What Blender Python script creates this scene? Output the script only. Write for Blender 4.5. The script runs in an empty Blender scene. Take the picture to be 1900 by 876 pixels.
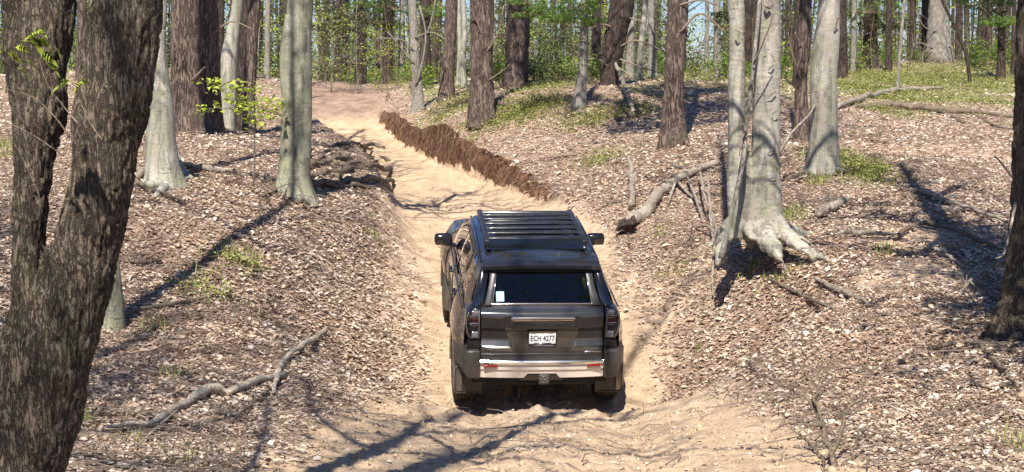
import bpy, math, random
import numpy as np
from mathutils import Vector, Matrix
R = math.radians
random.seed(7); rng = np.random.default_rng(7)
sc = bpy.context.scene
COL = sc.collection

# ------------------------------------------------------------------ camera, sky, sun
FPX, HOR = 2850.0, 125.0                       # focal length and eye-level row in 1900 px picture units
PITCH = math.atan((438 - HOR) / FPX)
cam = bpy.data.cameras.new('camera'); cam.sensor_width = 36; cam.lens = 36 * FPX / 1900
cam.clip_start = .1; cam.clip_end = 6000
co = bpy.data.objects.new('camera', cam); COL.objects.link(co)
co.rotation_euler = (math.pi / 2 - PITCH, 0, 0); sc.camera = co
SUN_EL, SUN_AZ = R(51), R(188)                 # behind the camera, slightly to the left
w = bpy.data.worlds.new('World'); sc.world = w; w.use_nodes = True
nt = w.node_tree; bg = nt.nodes['Background']
sky = nt.nodes.new('ShaderNodeTexSky'); sky.sky_type = 'NISHITA'; sky.sun_disc = False
sky.sun_elevation = SUN_EL; sky.sun_rotation = SUN_AZ; sky.altitude = 200; sky.air_density = 1.0; sky.dust_density = .2; sky.ozone_density = 3.
tint = nt.nodes.new('ShaderNodeMix'); tint.data_type = 'RGBA'; tint.blend_type = 'MULTIPLY'; tint.inputs[0].default_value = 1; tint.inputs[7].default_value = (.68, .80, 1.08, 1)
nt.links.new(sky.outputs[0], tint.inputs[6]); nt.links.new(tint.outputs[2], bg.inputs[0]); bg.inputs[1].default_value = .068
sl = bpy.data.lights.new('sun', 'SUN'); sl.energy = 5.0; sl.angle = R(.5); sl.color = (1, .93, .84)
so = bpy.data.objects.new('sun', sl); COL.objects.link(so)
sdir = Vector((math.sin(SUN_AZ) * math.cos(SUN_EL), math.cos(SUN_AZ) * math.cos(SUN_EL), math.sin(SUN_EL)))
so.rotation_euler = sdir.to_track_quat('Z', 'Y').to_euler(); so.location = (-3, -10, 15)
sc.view_settings.view_transform = 'Standard'; sc.view_settings.look = 'None'
sc.view_settings.exposure = .78; sc.view_settings.gamma = 1
sc.cycles.max_bounces = 6; sc.cycles.diffuse_bounces = 3; sc.cycles.transparent_max_bounces = 12
sc.cycles.use_denoising = True

def pix(px, py, d):
    """world point seen at picture position (px,py) at forward distance d"""
    u = (px - 950) / FPX; v = (438 - py) / FPX
    y = math.cos(PITCH) + v * math.sin(PITCH); z = -math.sin(PITCH) + v * math.cos(PITCH)
    return np.array([u * d / y, d, z * d / y])

# ------------------------------------------------------------------ noise
_P = rng.permutation(512).astype(np.int64); _P = np.concatenate([_P, _P, _P])
_G = rng.normal(size=(512, 3)); _G /= np.linalg.norm(_G, axis=1)[:, None]
def perlin(p):
    p = np.asarray(p, float); i = np.floor(p).astype(np.int64); f = p - i; i &= 511
    u = f * f * f * (f * (f * 6 - 15) + 10); out = 0
    for a in (0, 1):
        wx = u[:, 0] if a else 1 - u[:, 0]
        for b in (0, 1):
            wy = u[:, 1] if b else 1 - u[:, 1]
            for c in (0, 1):
                wz = u[:, 2] if c else 1 - u[:, 2]
                h = _P[_P[_P[(i[:, 0] + a) & 511] + ((i[:, 1] + b) & 511)] + ((i[:, 2] + c) & 511)]
                g = _G[h]
                out = out + wx * wy * wz * (g[:, 0] * (f[:, 0] - a) + g[:, 1] * (f[:, 1] - b) + g[:, 2] * (f[:, 2] - c))
    return out * 1.5
def n2(x, y, s, seed=0.):
    return perlin(np.stack([x * s + seed, y * s - seed, np.full_like(x, seed * 1.37 + .5)], 1))
def sstep(a, b, x):
    t = np.clip((x - a) / (b - a), 0, 1); return t * t * (3 - 2 * t)

# ------------------------------------------------------------------ terrain height
CP = [(547,355,22.5),(300,352,21.5),(345,245,29),(460,250,30),(205,640,15.2),(480,140,52),(100,870,9.5),(600,868,10.6),
      (0,235,30),(-200,235,30),(-250,500,16),(50,500,17),(690,300,30),(600,290,29),(735,400,24),(780,520,21.6),(785,640,18.4),(715,700,16.9),(1235,700,17.3),(400,600,15.5),(420,450,19),
      (1415,478,19.5),(1530,318,25),(1250,268,30),(1480,272,28),(893,195,41),(1075,200,39),(958,163,49),(827,182,49),(775,206,48),
      (1740,118,62),(1875,622,14.6),(1195,600,19.1),(1190,450,23.6),(1600,600,15.4),(1500,865,10.6),(1900,868,10.2),(1700,405,21),(1850,335,24),
      (1700,250,33),(1300,152,56),(1600,136,58),(1900,165,50),(2100,170,50),(2150,450,20),(600,148,68),(700,150,66),(900,152,57),(700,208,52),(765,238,46),(850,268,40),
      (930,292,35.5),(1000,322,32),(1055,352,29),(1100,300,33),(1150,230,37),(400,140,60),(150,160,60),(560,200,46),(560,160,60)]
cpts = [pix(*c) for c in CP]
for x, y, z in [(-30,40,-.2),(30,40,-.2),(-12,0,-1.2),(12,0,-1.6),(0,-1,-1.75),(0,4,-2.1),(-20,-20,-1),(20,-20,-1),(0,-20,-1),(-20,12,-1.6),(20,12,-2.2),
                (-30,75,-.3),(0,78,-.7),(30,75,0),(-40,100,-1.6),(0,100,-1.9),(40,100,-1.5)]:
    cpts.append(np.array([x, y, z]))
cpts = np.array(cpts)
def _phi(r2): return np.where(r2 > 1e-9, r2 * np.log(r2 + 1e-9) * .5, 0)
_sc = .1
_q = np.stack([cpts[:, 0] * _sc * 1.3, cpts[:, 1] * _sc * .8], 1)
_K = _phi(((_q[:, None] - _q[None]) ** 2).sum(-1)) + np.eye(len(_q)) * .02
_Pm = np.concatenate([np.ones((len(_q), 1)), _q], 1)
_A = np.block([[_K, _Pm], [_Pm.T, np.zeros((3, 3))]])
_w = np.linalg.solve(_A, np.concatenate([cpts[:, 2], np.zeros(3)]))
def Hbase(x, y):
    yc = np.clip(y, -25, 100); xc = np.clip(x, -40, 40)
    q = np.stack([xc * _sc * 1.3, yc * _sc * .8], 1); out = np.zeros(len(q))
    for s in range(0, len(q), 50000):
        r2 = ((q[s:s + 50000, None] - _q[None]) ** 2).sum(-1)
        out[s:s + 50000] = _phi(r2) @ _w[:len(_q)] + _w[len(_q)] + q[s:s + 50000] @ _w[-2:]
    far = sstep(90, 260, np.hypot(x * .8, y))
    return out * (1 - far) + far * (-7.)
# trail: y, left edge, right edge, floor height, left blend, right blend, carve strength
T = []
def tr(y, xl, xr, z, wl, wr, k=1.): T.append((y, xl, xr, z, wl, wr, k))
tr(-25, -2, 2, -1.2, 2, 2, 0); tr(2, -1.6, 2, -1.95, 1.5, 1.5, 0); tr(7, -1.4, 1.9, -2.5, 1.2, 1.2, .6)
tr(11, -1.25, 1.85, -2.93, .9, 1.1); tr(13, -1.1, 1.75, -3.20, .9, 1.0); tr(15, -1.0, 1.65, -3.50, .9, 1.0); tr(15.6, -.88, 1.5, -4.12, .8, .8)
tr(17, -.72, 1.32, -4.09, 2.6, 2.9); tr(18.2, -.74, 1.26, -3.955, 2.5, 2.8); tr(21, -.99, 1.08, -3.475, 2.0, 2.3); tr(24.5, -1.35, .95, -3.02, .9, 1.5)
def trp(y, pl, pr, py, wl, wr):
    a = pix(pl, py, y); b = pix(pr, py, y); tr(y, a[0], b[0], a[2], wl, wr)
trp(28, 752, 1010, 394, .8, .5); trp(31, 745, 985, 380, .85, .3); trp(35, 722, 925, 355, .8, .2); trp(41, 690, 828, 316, .6, .15)
trp(46, 610, 752, 278, .7, .15); trp(51, 585, 703, 234, .8, .25); trp(57, 583, 690, 188, 1., .9); trp(68, 578, 690, 152, 1.5, 1.5)
tr(80, -9, -6, -1.0, 2, 2, 0); tr(3000, -9, -6, -5, 2, 2, 0)
T = np.array(T)
def tri(y, c): return np.interp(y, T[:, 0], T[:, c])
def ledge_y(x): return 15.62 + .10 * n2(x, x * 0, 2.2, 3.) + .06 * n2(x, x * 0, 7., 9.)
def terrain(x, y, detail=True):
    x = np.asarray(x, float).ravel(); y = np.asarray(y, float).ravel()
    H = Hbase(x, y)
    near = 1 - sstep(70, 140, np.hypot(x, y))
    H = H + .10 * n2(x, y, .35, 1.) * near
    e = .12 * n2(x, y, 1.1, 2.) + .07 * n2(x, y, 3.1, 5.) + sstep(28, 30, y) * (.12 * n2(y, x * 0, 1.1, 6.) + .05 * n2(y, x * 0, 2.9, 7.))
    xl = tri(y, 1) + e; xr = tri(y, 2) + e * .8; F = tri(y, 3)
    ly = ledge_y(x)
    aft = sstep(ly, ly + .28, y); pit = aft * (1 - sstep(17.5, 21, y))
    Fb = np.where(y < 15, F, -3.50 - .13 * (y - 15)); F = np.where(y > 15.6, F, -4.12) * aft + Fb * (1 - aft)
    mid = (xl + xr) / 2; hw = np.maximum((xr - xl) / 2, .3)
    F = F + .05 * np.clip(np.abs(x - mid) / hw, 0, 1.5) ** 2 * (1 - pit) * 1.5
    # ruts pressed by the wheels
    rut = np.exp(-((x - mid + .62) / .24) ** 2) + np.exp(-((x - mid - .78) / .24) ** 2)
    F = F - .06 * rut * (1 - sstep(48, 60, y)) + .05 * np.exp(-((x - mid) / .25) ** 2)
    tl = 1 - sstep(xl - tri(y, 4), xl, x); trr = sstep(xr, xr + tri(y, 5), x)
    off = np.maximum(tl, trr); k = tri(y, 6)
    z = H * (1 - k * (1 - off)) + F * k * (1 - off)
    nc_ = sstep(15.4, 16.2, y) * (1 - sstep(22.5, 25, y)); lw = tri(y, 4) * (1 - .80 * nc_) ; rw = tri(y, 5) * (1 - .62 * nc_)
    sand = (1 - np.maximum(1 - sstep(xl - lw, xl + .05 * nc_, x), sstep(xr, xr + rw, x))) * np.clip(k * 1.2, 0, 1)
    if detail:
        near2 = 1 - sstep(30, 70, y)
        z = z + (.035 * n2(x, y, 2.3, 7.) + .018 * n2(x, y, 6.5, 8.)) * near * (.6 + .4 * off)
        cl = np.abs(n2(x, y, 4.2, 11.)) * .035 + np.abs(n2(x, y, 11., 12.)) * .026 + np.abs(n2(x, y, 24., 14.)) * .014 - np.abs(n2(x * 2.2, y * .6, 1.6, 15.)) * .06
        z = z + cl * sand * near2
        tm = (np.exp(-((x - mid + .62) / .20) ** 4) + np.exp(-((x - mid - .78) / .20) ** 4)) * (1 - aft) * (.5 + .5 * sstep(-.1, .2, n2(x, y, .9, 60.)))
        z = z - .022 * tm * (np.sin(y * 2 * np.pi / .17 + 5 * np.abs(x - mid + .08)) > .1)
        lip = np.exp(-((y - ly + .05) / .16) ** 2) * sand
        z = z + lip * (.025 + .05 * n2(x, y, 4., 13.))
        # slanted root steps on the bank at the left beech
    return z, sand, off, k
def gz(x, y):
    return float(terrain(np.array([x]), np.array([y]))[0][0])
def gp(px, py, d0=None):
    """ground point seen at picture position (px,py): march the ray"""
    ds = np.linspace(7, 75, 1400) if d0 is None else np.linspace(d0 * .75, d0 * 1.3, 500)
    pts = np.array([pix(px, py, 1.)]) * ds[:, None]; pts[:, 1] = ds
    z = terrain(pts[:, 0], pts[:, 1], False)[0]
    below = np.nonzero(pts[:, 2] <= z)[0]
    k = below[0] if len(below) else len(ds) - 1
    return np.array([pts[k, 0], ds[k], z[k]])

# ------------------------------------------------------------------ object helpers
def fmesh(name, V, F, smooth=False):
    """mesh from arrays; F is a list of (n,k) index arrays"""
    me = bpy.data.meshes.new(name); V = np.asarray(V, np.float32)
    if not isinstance(F, (list, tuple)): F = [F]
    F = [np.asarray(f, np.int32) for f in F if len(f)]
    me.vertices.add(len(V)); me.vertices.foreach_set('co', V.ravel())
    li = np.concatenate([f.ravel() for f in F]); cnt = np.concatenate([np.full(len(f), f.shape[1], np.int32) for f in F])
    me.loops.add(len(li)); me.loops.foreach_set('vertex_index', li)
    st = np.concatenate([[0], np.cumsum(cnt)[:-1]]).astype(np.int32)
    me.polygons.add(len(cnt)); me.polygons.foreach_set('loop_start', st)
    if smooth: me.polygons.foreach_set('use_smooth', np.ones(len(cnt), bool))
    me.update(calc_edges=True); me.validate(); return me
class MB:
    """collects geometry, builds one mesh object"""
    def __init__(s): s.V = []; s.F = {3: [], 4: []}; s.n = 0; s.a = []
    def add(s, V, F, att=None):
        V = np.asarray(V, float)
        for f in (F if isinstance(F, list) else [F]):
            f = np.asarray(f)
            if len(f): s.F[f.shape[1]].append(f + s.n)
        s.V.append(V); s.n += len(V); s.a.append(np.full(len(V), 0. if att is None else att)); return s
    def box(s, x0, x1, y0, y1, z0, z1, b=0.):
        if b <= 0:
            V = [(x, y, z) for x in (x0, x1) for y in (y0, y1) for z in (z0, z1)]
            return s.add(V, [np.array([(0,1,3,2),(4,6,7,5),(0,4,5,1),(2,3,7,6),(0,2,6,4),(1,5,7,3)])])
        bm = __import__('bmesh').new(); import bmesh
        bmesh.ops.create_cube(bm, size=1, matrix=Matrix.Translation(((x0+x1)/2,(y0+y1)/2,(z0+z1)/2)) @ Matrix.Diagonal((x1-x0,y1-y0,z1-z0,1)))
        bmesh.ops.bevel(bm, geom=bm.edges[:], offset=b, segments=2, affect='EDGES', profile=.6)
        s.frombm(bm); return s
    def frombm(s, bm):
        bm.verts.ensure_lookup_table(); bm.verts.index_update()
        V = np.array([v.co[:] for v in bm.verts]); F3 = []; F4 = []
        for f in bm.faces:
            ii = [v.index for v in f.verts]
            if len(ii) == 4: F4.append(ii)
            elif len(ii) == 3: F3.append(ii)
            else:
                for k in range(1, len(ii) - 1): F3.append([ii[0], ii[k], ii[k + 1]])
        bm.free(); s.add(V, [np.array(F3).reshape(-1, 3), np.array(F4).reshape(-1, 4)])
    def tube(s, P, r, n=8, cap=True, att=None):
        V, F = tube(P, r, n, cap); return s.add(V, F, att)
    def prism(s, pts, y0, y1, axis='y'):
        """polygon pts (x,z) extruded along y"""
        n = len(pts); V = [(p[0], y0, p[1]) for p in pts] + [(p[0], y1, p[1]) for p in pts]
        if axis == 'x': V = [(a[1], a[0], a[2]) for a in V]
        F4 = [(i, (i + 1) % n, n + (i + 1) % n, n + i) for i in range(n)]
        F3 = [(0, i + 1, i) for i in range(1, n - 1)] + [(n, n + i, n + i + 1) for i in range(1, n - 1)]
        return s.add(V, [np.array(F4), np.array(F3)])
    def mesh(s, name, smooth=True):
        V = np.concatenate(s.V); F = [np.concatenate(s.F[k]) for k in (3, 4) if s.F[k]]
        return fmesh(name, V, F, smooth)
    def build(s, name, mat, parent=None, smooth=True, bevel=0., kind=None, auto=None):
        o = obj(name, s.mesh(name, smooth), mat, parent)
        if bevel:
            m = o.modifiers.new('b', 'BEVEL'); m.width = bevel; m.segments = 2; m.limit_method = 'ANGLE'; m.angle_limit = R(40)
        if kind: o['kind'] = kind
        if auto: sharp(o.data, auto)
        return o
def sharp(me, ang=35):
    me.set_sharp_from_angle(angle=R(ang))
def obj(name, me, mat, parent=None):
    o = bpy.data.objects.new(name, me); COL.objects.link(o)
    if mat is not None and not me.materials: me.materials.append(mat)
    if parent is not None: o.parent = parent
    return o
def tag(o, label, cat, group=None):
    o['label'] = label; o['category'] = cat
    if group: o['group'] = group
    return o
def empty(name, loc, label, cat, group=None, rz=0):
    o = bpy.data.objects.new(name, None); COL.objects.link(o); o.location = loc; o.rotation_euler.z = rz
    o.empty_display_size = .2
    return tag(o, label, cat, group)
def tube(P, r, n=8, cap=True):
    P = np.asarray(P, float); m = len(P); r = np.broadcast_to(np.asarray(r, float), (m,))
    t = np.gradient(P, axis=0); t /= np.linalg.norm(t, axis=1)[:, None] + 1e-9
    ref = np.array([0, 0, 1.]) if abs(t[0, 2]) < .8 else np.array([0, 1., 0])
    U = np.zeros_like(P); u = ref
    for i in range(m):
        u = u - t[i] * (u @ t[i]); u = u / (np.linalg.norm(u) + 1e-9); U[i] = u
    W = np.cross(t, U); a = np.arange(n) * 2 * np.pi / n
    V = P[:, None] + r[:, None, None] * (np.cos(a)[None, :, None] * U[:, None] + np.sin(a)[None, :, None] * W[:, None])
    V = V.reshape(-1, 3); i = np.arange(m - 1)[:, None] * n; j = np.arange(n)[None]; k = (j + 1) % n
    F = np.stack([i + j, i + k, i + n + k, i + n + j], -1).reshape(-1, 4); Fs = [F]
    if cap:
        V = np.concatenate([V, P[:1], P[-1:]]); jj = np.arange(n); kk = (jj + 1) % n
        Fs.append(np.concatenate([np.stack([np.full(n, m * n), kk, jj], 1), np.stack([np.full(n, m * n + 1), (m - 1) * n + jj, (m - 1) * n + kk], 1)]))
    return V, Fs
def spline(P, n):
    """Catmull-Rom through P (any row width)"""
    P = np.asarray(P, float); Q = np.concatenate([[2 * P[0] - P[1]], P, [2 * P[-1] - P[-2]]])
    t = np.linspace(0, len(P) - 1 - 1e-6, n); i = t.astype(int); f = (t - i)[:, None]
    a, b, c, d = Q[i], Q[i + 1], Q[i + 2], Q[i + 3]
    return .5 * (2 * b + (c - a) * f + (2 * a - 5 * b + 4 * c - d) * f ** 2 + (3 * b - a - 3 * c + d) * f ** 3)

# ------------------------------------------------------------------ materials
def nm(name):
    m = bpy.data.materials.new(name); m.use_nodes = True
    return m, m.node_tree, m.node_tree.nodes['Principled BSDF']
class N:
    def __init__(s, nt): s.nt = nt
    def n(s, t, **k):
        x = s.nt.nodes.new(t)
        for a, b in k.items(): setattr(x, a, b)
        return x
    def l(s, a, b): s.nt.links.new(a, b)
    def coord(s, scale=(1, 1, 1), out='Object'):
        c = s.n('ShaderNodeTexCoord'); m = s.n('ShaderNodeMapping'); s.l(c.outputs[out], m.inputs[0]); m.inputs['Scale'].default_value = scale
        return m.outputs[0]
    def noise(s, vec, scale, detail=4, rough=.6, dist=0., typ='FBM'):
        x = s.n('ShaderNodeTexNoise'); x.inputs['Scale'].default_value = scale; x.inputs['Detail'].default_value = detail
        x.inputs['Roughness'].default_value = rough; x.inputs['Distortion'].default_value = dist
        if vec is not None: s.l(vec, x.inputs['Vector'])
        return x.outputs[0]
    def vor(s, vec, scale, feat='F1', rand=1.):
        x = s.n('ShaderNodeTexVoronoi', feature=feat); x.inputs['Scale'].default_value = scale; x.inputs['Randomness'].default_value = rand
        s.l(vec, x.inputs['Vector']); return x
    def ramp(s, fac, stops):
        x = s.n('ShaderNodeValToRGB'); e = x.color_ramp.elements
        while len(e) < len(stops): e.new(.5)
        for k, (p, c) in enumerate(stops):
            e[k].position = p; e[k].color = (c, c, c, 1) if isinstance(c, (int, float)) else (*c, 1)
        s.l(fac, x.inputs[0]); return x.outputs[0]
    def mix(s, f, a, b, t='MIX'):
        x = s.n('ShaderNodeMix', data_type='RGBA', blend_type=t)
        for sock, v in ((x.inputs[0], f), (x.inputs[6], a), (x.inputs[7], b)):
            if hasattr(v, 'node'): s.l(v, sock)
            else: sock.default_value = v if isinstance(v, (int, float)) else (*v, 1)
        return x.outputs[2]
    def math(s, op, a, b=0.):
        x = s.n('ShaderNodeMath', operation=op)
        for sock, v in ((x.inputs[0], a), (x.inputs[1], b)):
            if hasattr(v, 'node'): s.l(v, sock)
            else: sock.default_value = v
        return x.outputs[0]
    def bump(s, h, strength, dist, prev=None):
        x = s.n('ShaderNodeBump'); x.inputs['Strength'].default_value = strength; x.inputs['Distance'].default_value = dist
        s.l(h, x.inputs['Height'])
        if prev: s.l(prev, x.inputs['Normal'])
        return x.outputs[0]
    def attr(s, name):
        x = s.n('ShaderNodeAttribute'); x.attribute_name = name; return x.outputs['Fac']
def mat_simple(name, col, rough=.6, metal=0., coat=0., noise=.0, scale=8., spec=None):
    m, nt, b = nm(name); h = N(nt)
    if noise:
        v = h.coord(); f = h.noise(v, scale, 5)
        c = h.mix(h.ramp(f, [(.3, 0.), (.7, 1.)]), tuple(x * (1 - noise) for x in col), tuple(min(1, x * (1 + noise)) for x in col)); h.l(c, b.inputs['Base Color'])
        rr = h.ramp(f, [(.3, max(0, rough - .08)), (.7, min(1, rough + .08))]); h.l(rr, b.inputs['Roughness'])
    else:
        b.inputs['Base Color'].default_value = (*col, 1); b.inputs['Roughness'].default_value = rough
    b.inputs['Metallic'].default_value = metal; b.inputs['Coat Weight'].default_value = coat; b.inputs['Coat Roughness'].default_value = .04
    if spec is not None: b.inputs['Specular IOR Level'].default_value = spec
    return m
def mat_bark(name, hi, lo, k=22., ky=.2, moss=None, mossamt=.0, depth=.012):
    m, nt, b = nm(name); h = N(nt)
    v = h.coord((1, 1, ky)); f1 = h.noise(v, k, 6, .62, .6); v2 = h.coord((1, 1, .55)); f2 = h.noise(v2, k * 2.6, 4, .6)
    big = h.noise(h.coord((1, 1, .5)), 2.2, 3)
    fur = h.ramp(h.math('ABSOLUTE', h.math('SUBTRACT', f1, .5)), [(.0, 0.), (.075, 1.)])
    f = h.math('ADD', h.math('MULTIPLY', fur, .7), h.math('MULTIPLY', f2, .45))
    c = h.mix(h.ramp(f, [(.28, 0.), (.85, 1.)]), lo, hi)
    c = h.mix(h.ramp(big, [(.35, 0.), (.65, .55)]), c, h.mix(.5, c, tuple(min(1, x * 1.9 + .03) for x in hi)))
    if moss:
        mo = h.noise(h.coord((1, 1, .6)), 3.3, 5, .65); c = h.mix(h.ramp(mo, [(.5, 0.), (.68, mossamt)]), c, moss)
    h.l(c, b.inputs['Base Color']); b.inputs['Roughness'].default_value = .92; b.inputs['Specular IOR Level'].default_value = .2
    h.l(h.bump(f, .9, depth), b.inputs['Normal']); return m
def mat_beech(name, base, tint):
    m, nt, b = nm(name); h = N(nt)
    f = h.noise(h.coord((1, 1, .5)), 2.6, 6, .6); fine = h.noise(h.coord((1, 1, 2.2)), 26, 5, .65)
    c = h.mix(h.ramp(f, [(.42, 0.), (.58, 1.)]), base, tint)
    st = h.noise(h.coord((1, 1, .14)), 9, 6, .7, .5); c = h.mix(h.ramp(st, [(.47, 0.), (.60, .75)]), c, tuple(x * .38 for x in base)); li = h.noise(h.coord((1, 1, .7)), 5.5, 6, .7); c = h.mix(h.ramp(li, [(.50, 0.), (.58, .6)]), c, (.33, .34, .21))
    c = h.mix(h.ramp(fine, [(.35, .35), (.6, 0.)]), c, tuple(x * .45 for x in base))
    # thin dark wrinkles running round the stem and scattered scars
    wv = h.noise(h.coord((1.2, 1.2, 5.)), 3.2, 2, .4, .3)
    line = h.ramp(h.math('ABSOLUTE', h.math('SUBTRACT', wv, .5)), [(.0, .9), (.012, .0)])
    gate = h.ramp(h.noise(h.coord((1, 1, 1)), 4.5, 2), [(.5, 0.), (.6, 1.)])
    c = h.mix(h.math('MULTIPLY', line, gate), c, (.07, .06, .05))
    sc_ = h.vor(h.coord((1, 1, .5)), 3.2); c = h.mix(h.ramp(sc_.outputs['Distance'], [(.04, .6), (.09, 0.)]), c, (.11, .10, .08))
    sp = h.noise(h.coord((1, 1, .28)), 7., 3, .55, .8); c = h.mix(h.ramp(sp, [(.64, 0.), (.70, .6)]), c, (.14, .125, .1))
    h.l(c, b.inputs['Base Color']); b.inputs['Roughness'].default_value = .75; b.inputs['Specular IOR Level'].default_value = .25
    hh = h.math('ADD', fine, h.math('MULTIPLY', line, -1.2)); h.l(h.bump(hh, .5, .012), b.inputs['Normal']); return m
def mat_leaf(name, stops, trans=.35, rough=.6, drift=False):
    """leaves: colour differs from leaf to leaf (random per island), some light passes through"""
    m, nt, b = nm(name); h = N(nt)
    g = h.n('ShaderNodeNewGeometry'); c = h.ramp(g.outputs['Random Per Island'], stops)
    f = h.noise(h.coord(), 40, 2); c = h.mix(h.ramp(f, [(.3, .25), (.7, 0.)]), c, (0.02, .015, .01))
    if drift: c = h.mix(h.ramp(h.noise(h.coord(), .8, 6, .7), [(.53, 0.), (.70, .60)]), c, (.19, .12, .08)); c = h.mix(h.ramp(h.noise(h.coord(), .45, 3), [(.5, 0.), (.7, .5)]), c, (.42, .27, .18))
    h.l(c, b.inputs['Base Color']); b.inputs['Roughness'].default_value = rough; b.inputs['Specular IOR Level'].default_value = .3
    if trans:
        t = h.n('ShaderNodeBsdfTranslucent'); h.l(c, t.inputs[0]); mx = h.n('ShaderNodeMixShader'); mx.inputs[0].default_value = trans
        out = nt.nodes['Material Output']; h.l(b.outputs[0], mx.inputs[1]); h.l(t.outputs[0], mx.inputs[2]); h.l(mx.outputs[0], out.inputs[0])
    return m
M = {}
M['oak'] = mat_bark('oak_bark', (.155, .125, .09), (.042, .031, .022), 46, .2, (.085, .095, .04), .5, .03)
M['pine'] = mat_bark('pine_bark', (.17, .125, .10), (.028, .019, .016), 17, .16, (.13, .13, .09), .3, .03)
M['dark'] = mat_bark('dark_bark', (.085, .062, .05), (.02, .015, .012), 17, .16, None, 0, .03)
M['grey'] = mat_bark('grey_bark', (.30, .27, .23), (.11, .095, .08), 20, .25, (.24, .26, .19), .6, .012)
M['beech'] = mat_beech('beech_bark', (.31, .285, .235), (.47, .435, .37))
M['beech_green'] = mat_beech('green_beech_bark', (.22, .22, .155), (.40, .385, .29))
M['beech_pale'] = mat_beech('pale_beech_bark', (.36, .34, .27), (.52, .49, .42))
M['dead'] = mat_bark('dead_wood', (.36, .31, .25), (.12, .095, .07), 34, .5, (.22, .21, .13), .4, .006)
M['pale'] = mat_bark('pale_dead_wood', (.56, .48, .37), (.26, .21, .155), 34, .5, None, 0, .006)
M['twig'] = mat_bark('twig_bark', (.26, .20, .15), (.09, .065, .05), 40, .5, None, 0, .003)
M['root'] = mat_bark('root_bark', (.20, .155, .11), (.06, .042, .03), 30, .5, (.16, .16, .09), .4, .006)
M['redroot'] = mat_bark('bank_root_bark', (.38, .26, .17), (.10, .055, .035), 40, .5, None, 0, .003)
M['litter'] = mat_leaf('dry_leaf', [(0, (.15, .085, .055)), (.08, (.38, .255, .175)), (.28, (.59, .455, .33)), (.6, (.71, .575, .44)), (.85, (.79, .68, .555)), (1., (.88, .80, .71))], .15, drift=True)
M['green'] = mat_leaf('spring_leaf', [(0, (.10, .20, .02)), (.5, (.22, .36, .04)), (1., (.42, .52, .07))], .4)
M['lime'] = mat_leaf('lime_leaf', [(0, (.38, .48, .05)), (.5, (.52, .64, .08)), (1., (.66, .72, .16))], .4)
M['midgreen'] = mat_leaf('understorey_leaf', [(0, (.05, .10, .02)), (.4, (.16, .23, .05)), (.7, (.32, .38, .10)), (1., (.50, .50, .22))], .4)
M['darkleaf'] = mat_leaf('evergreen_leaf', [(0, (.025, .05, .015)), (.6, (.06, .10, .025)), (1., (.12, .17, .05))], .2)
M['needle'] = mat_leaf('pine_needle', [(0, (.12, .26, .05)), (.5, (.24, .42, .09)), (1., (.38, .55, .15))], .35)
M['cover'] = mat_leaf('ground_leaf', [(0, (.16, .20, .05)), (.6, (.34, .38, .10)), (1., (.52, .50, .20))], .3)

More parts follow.
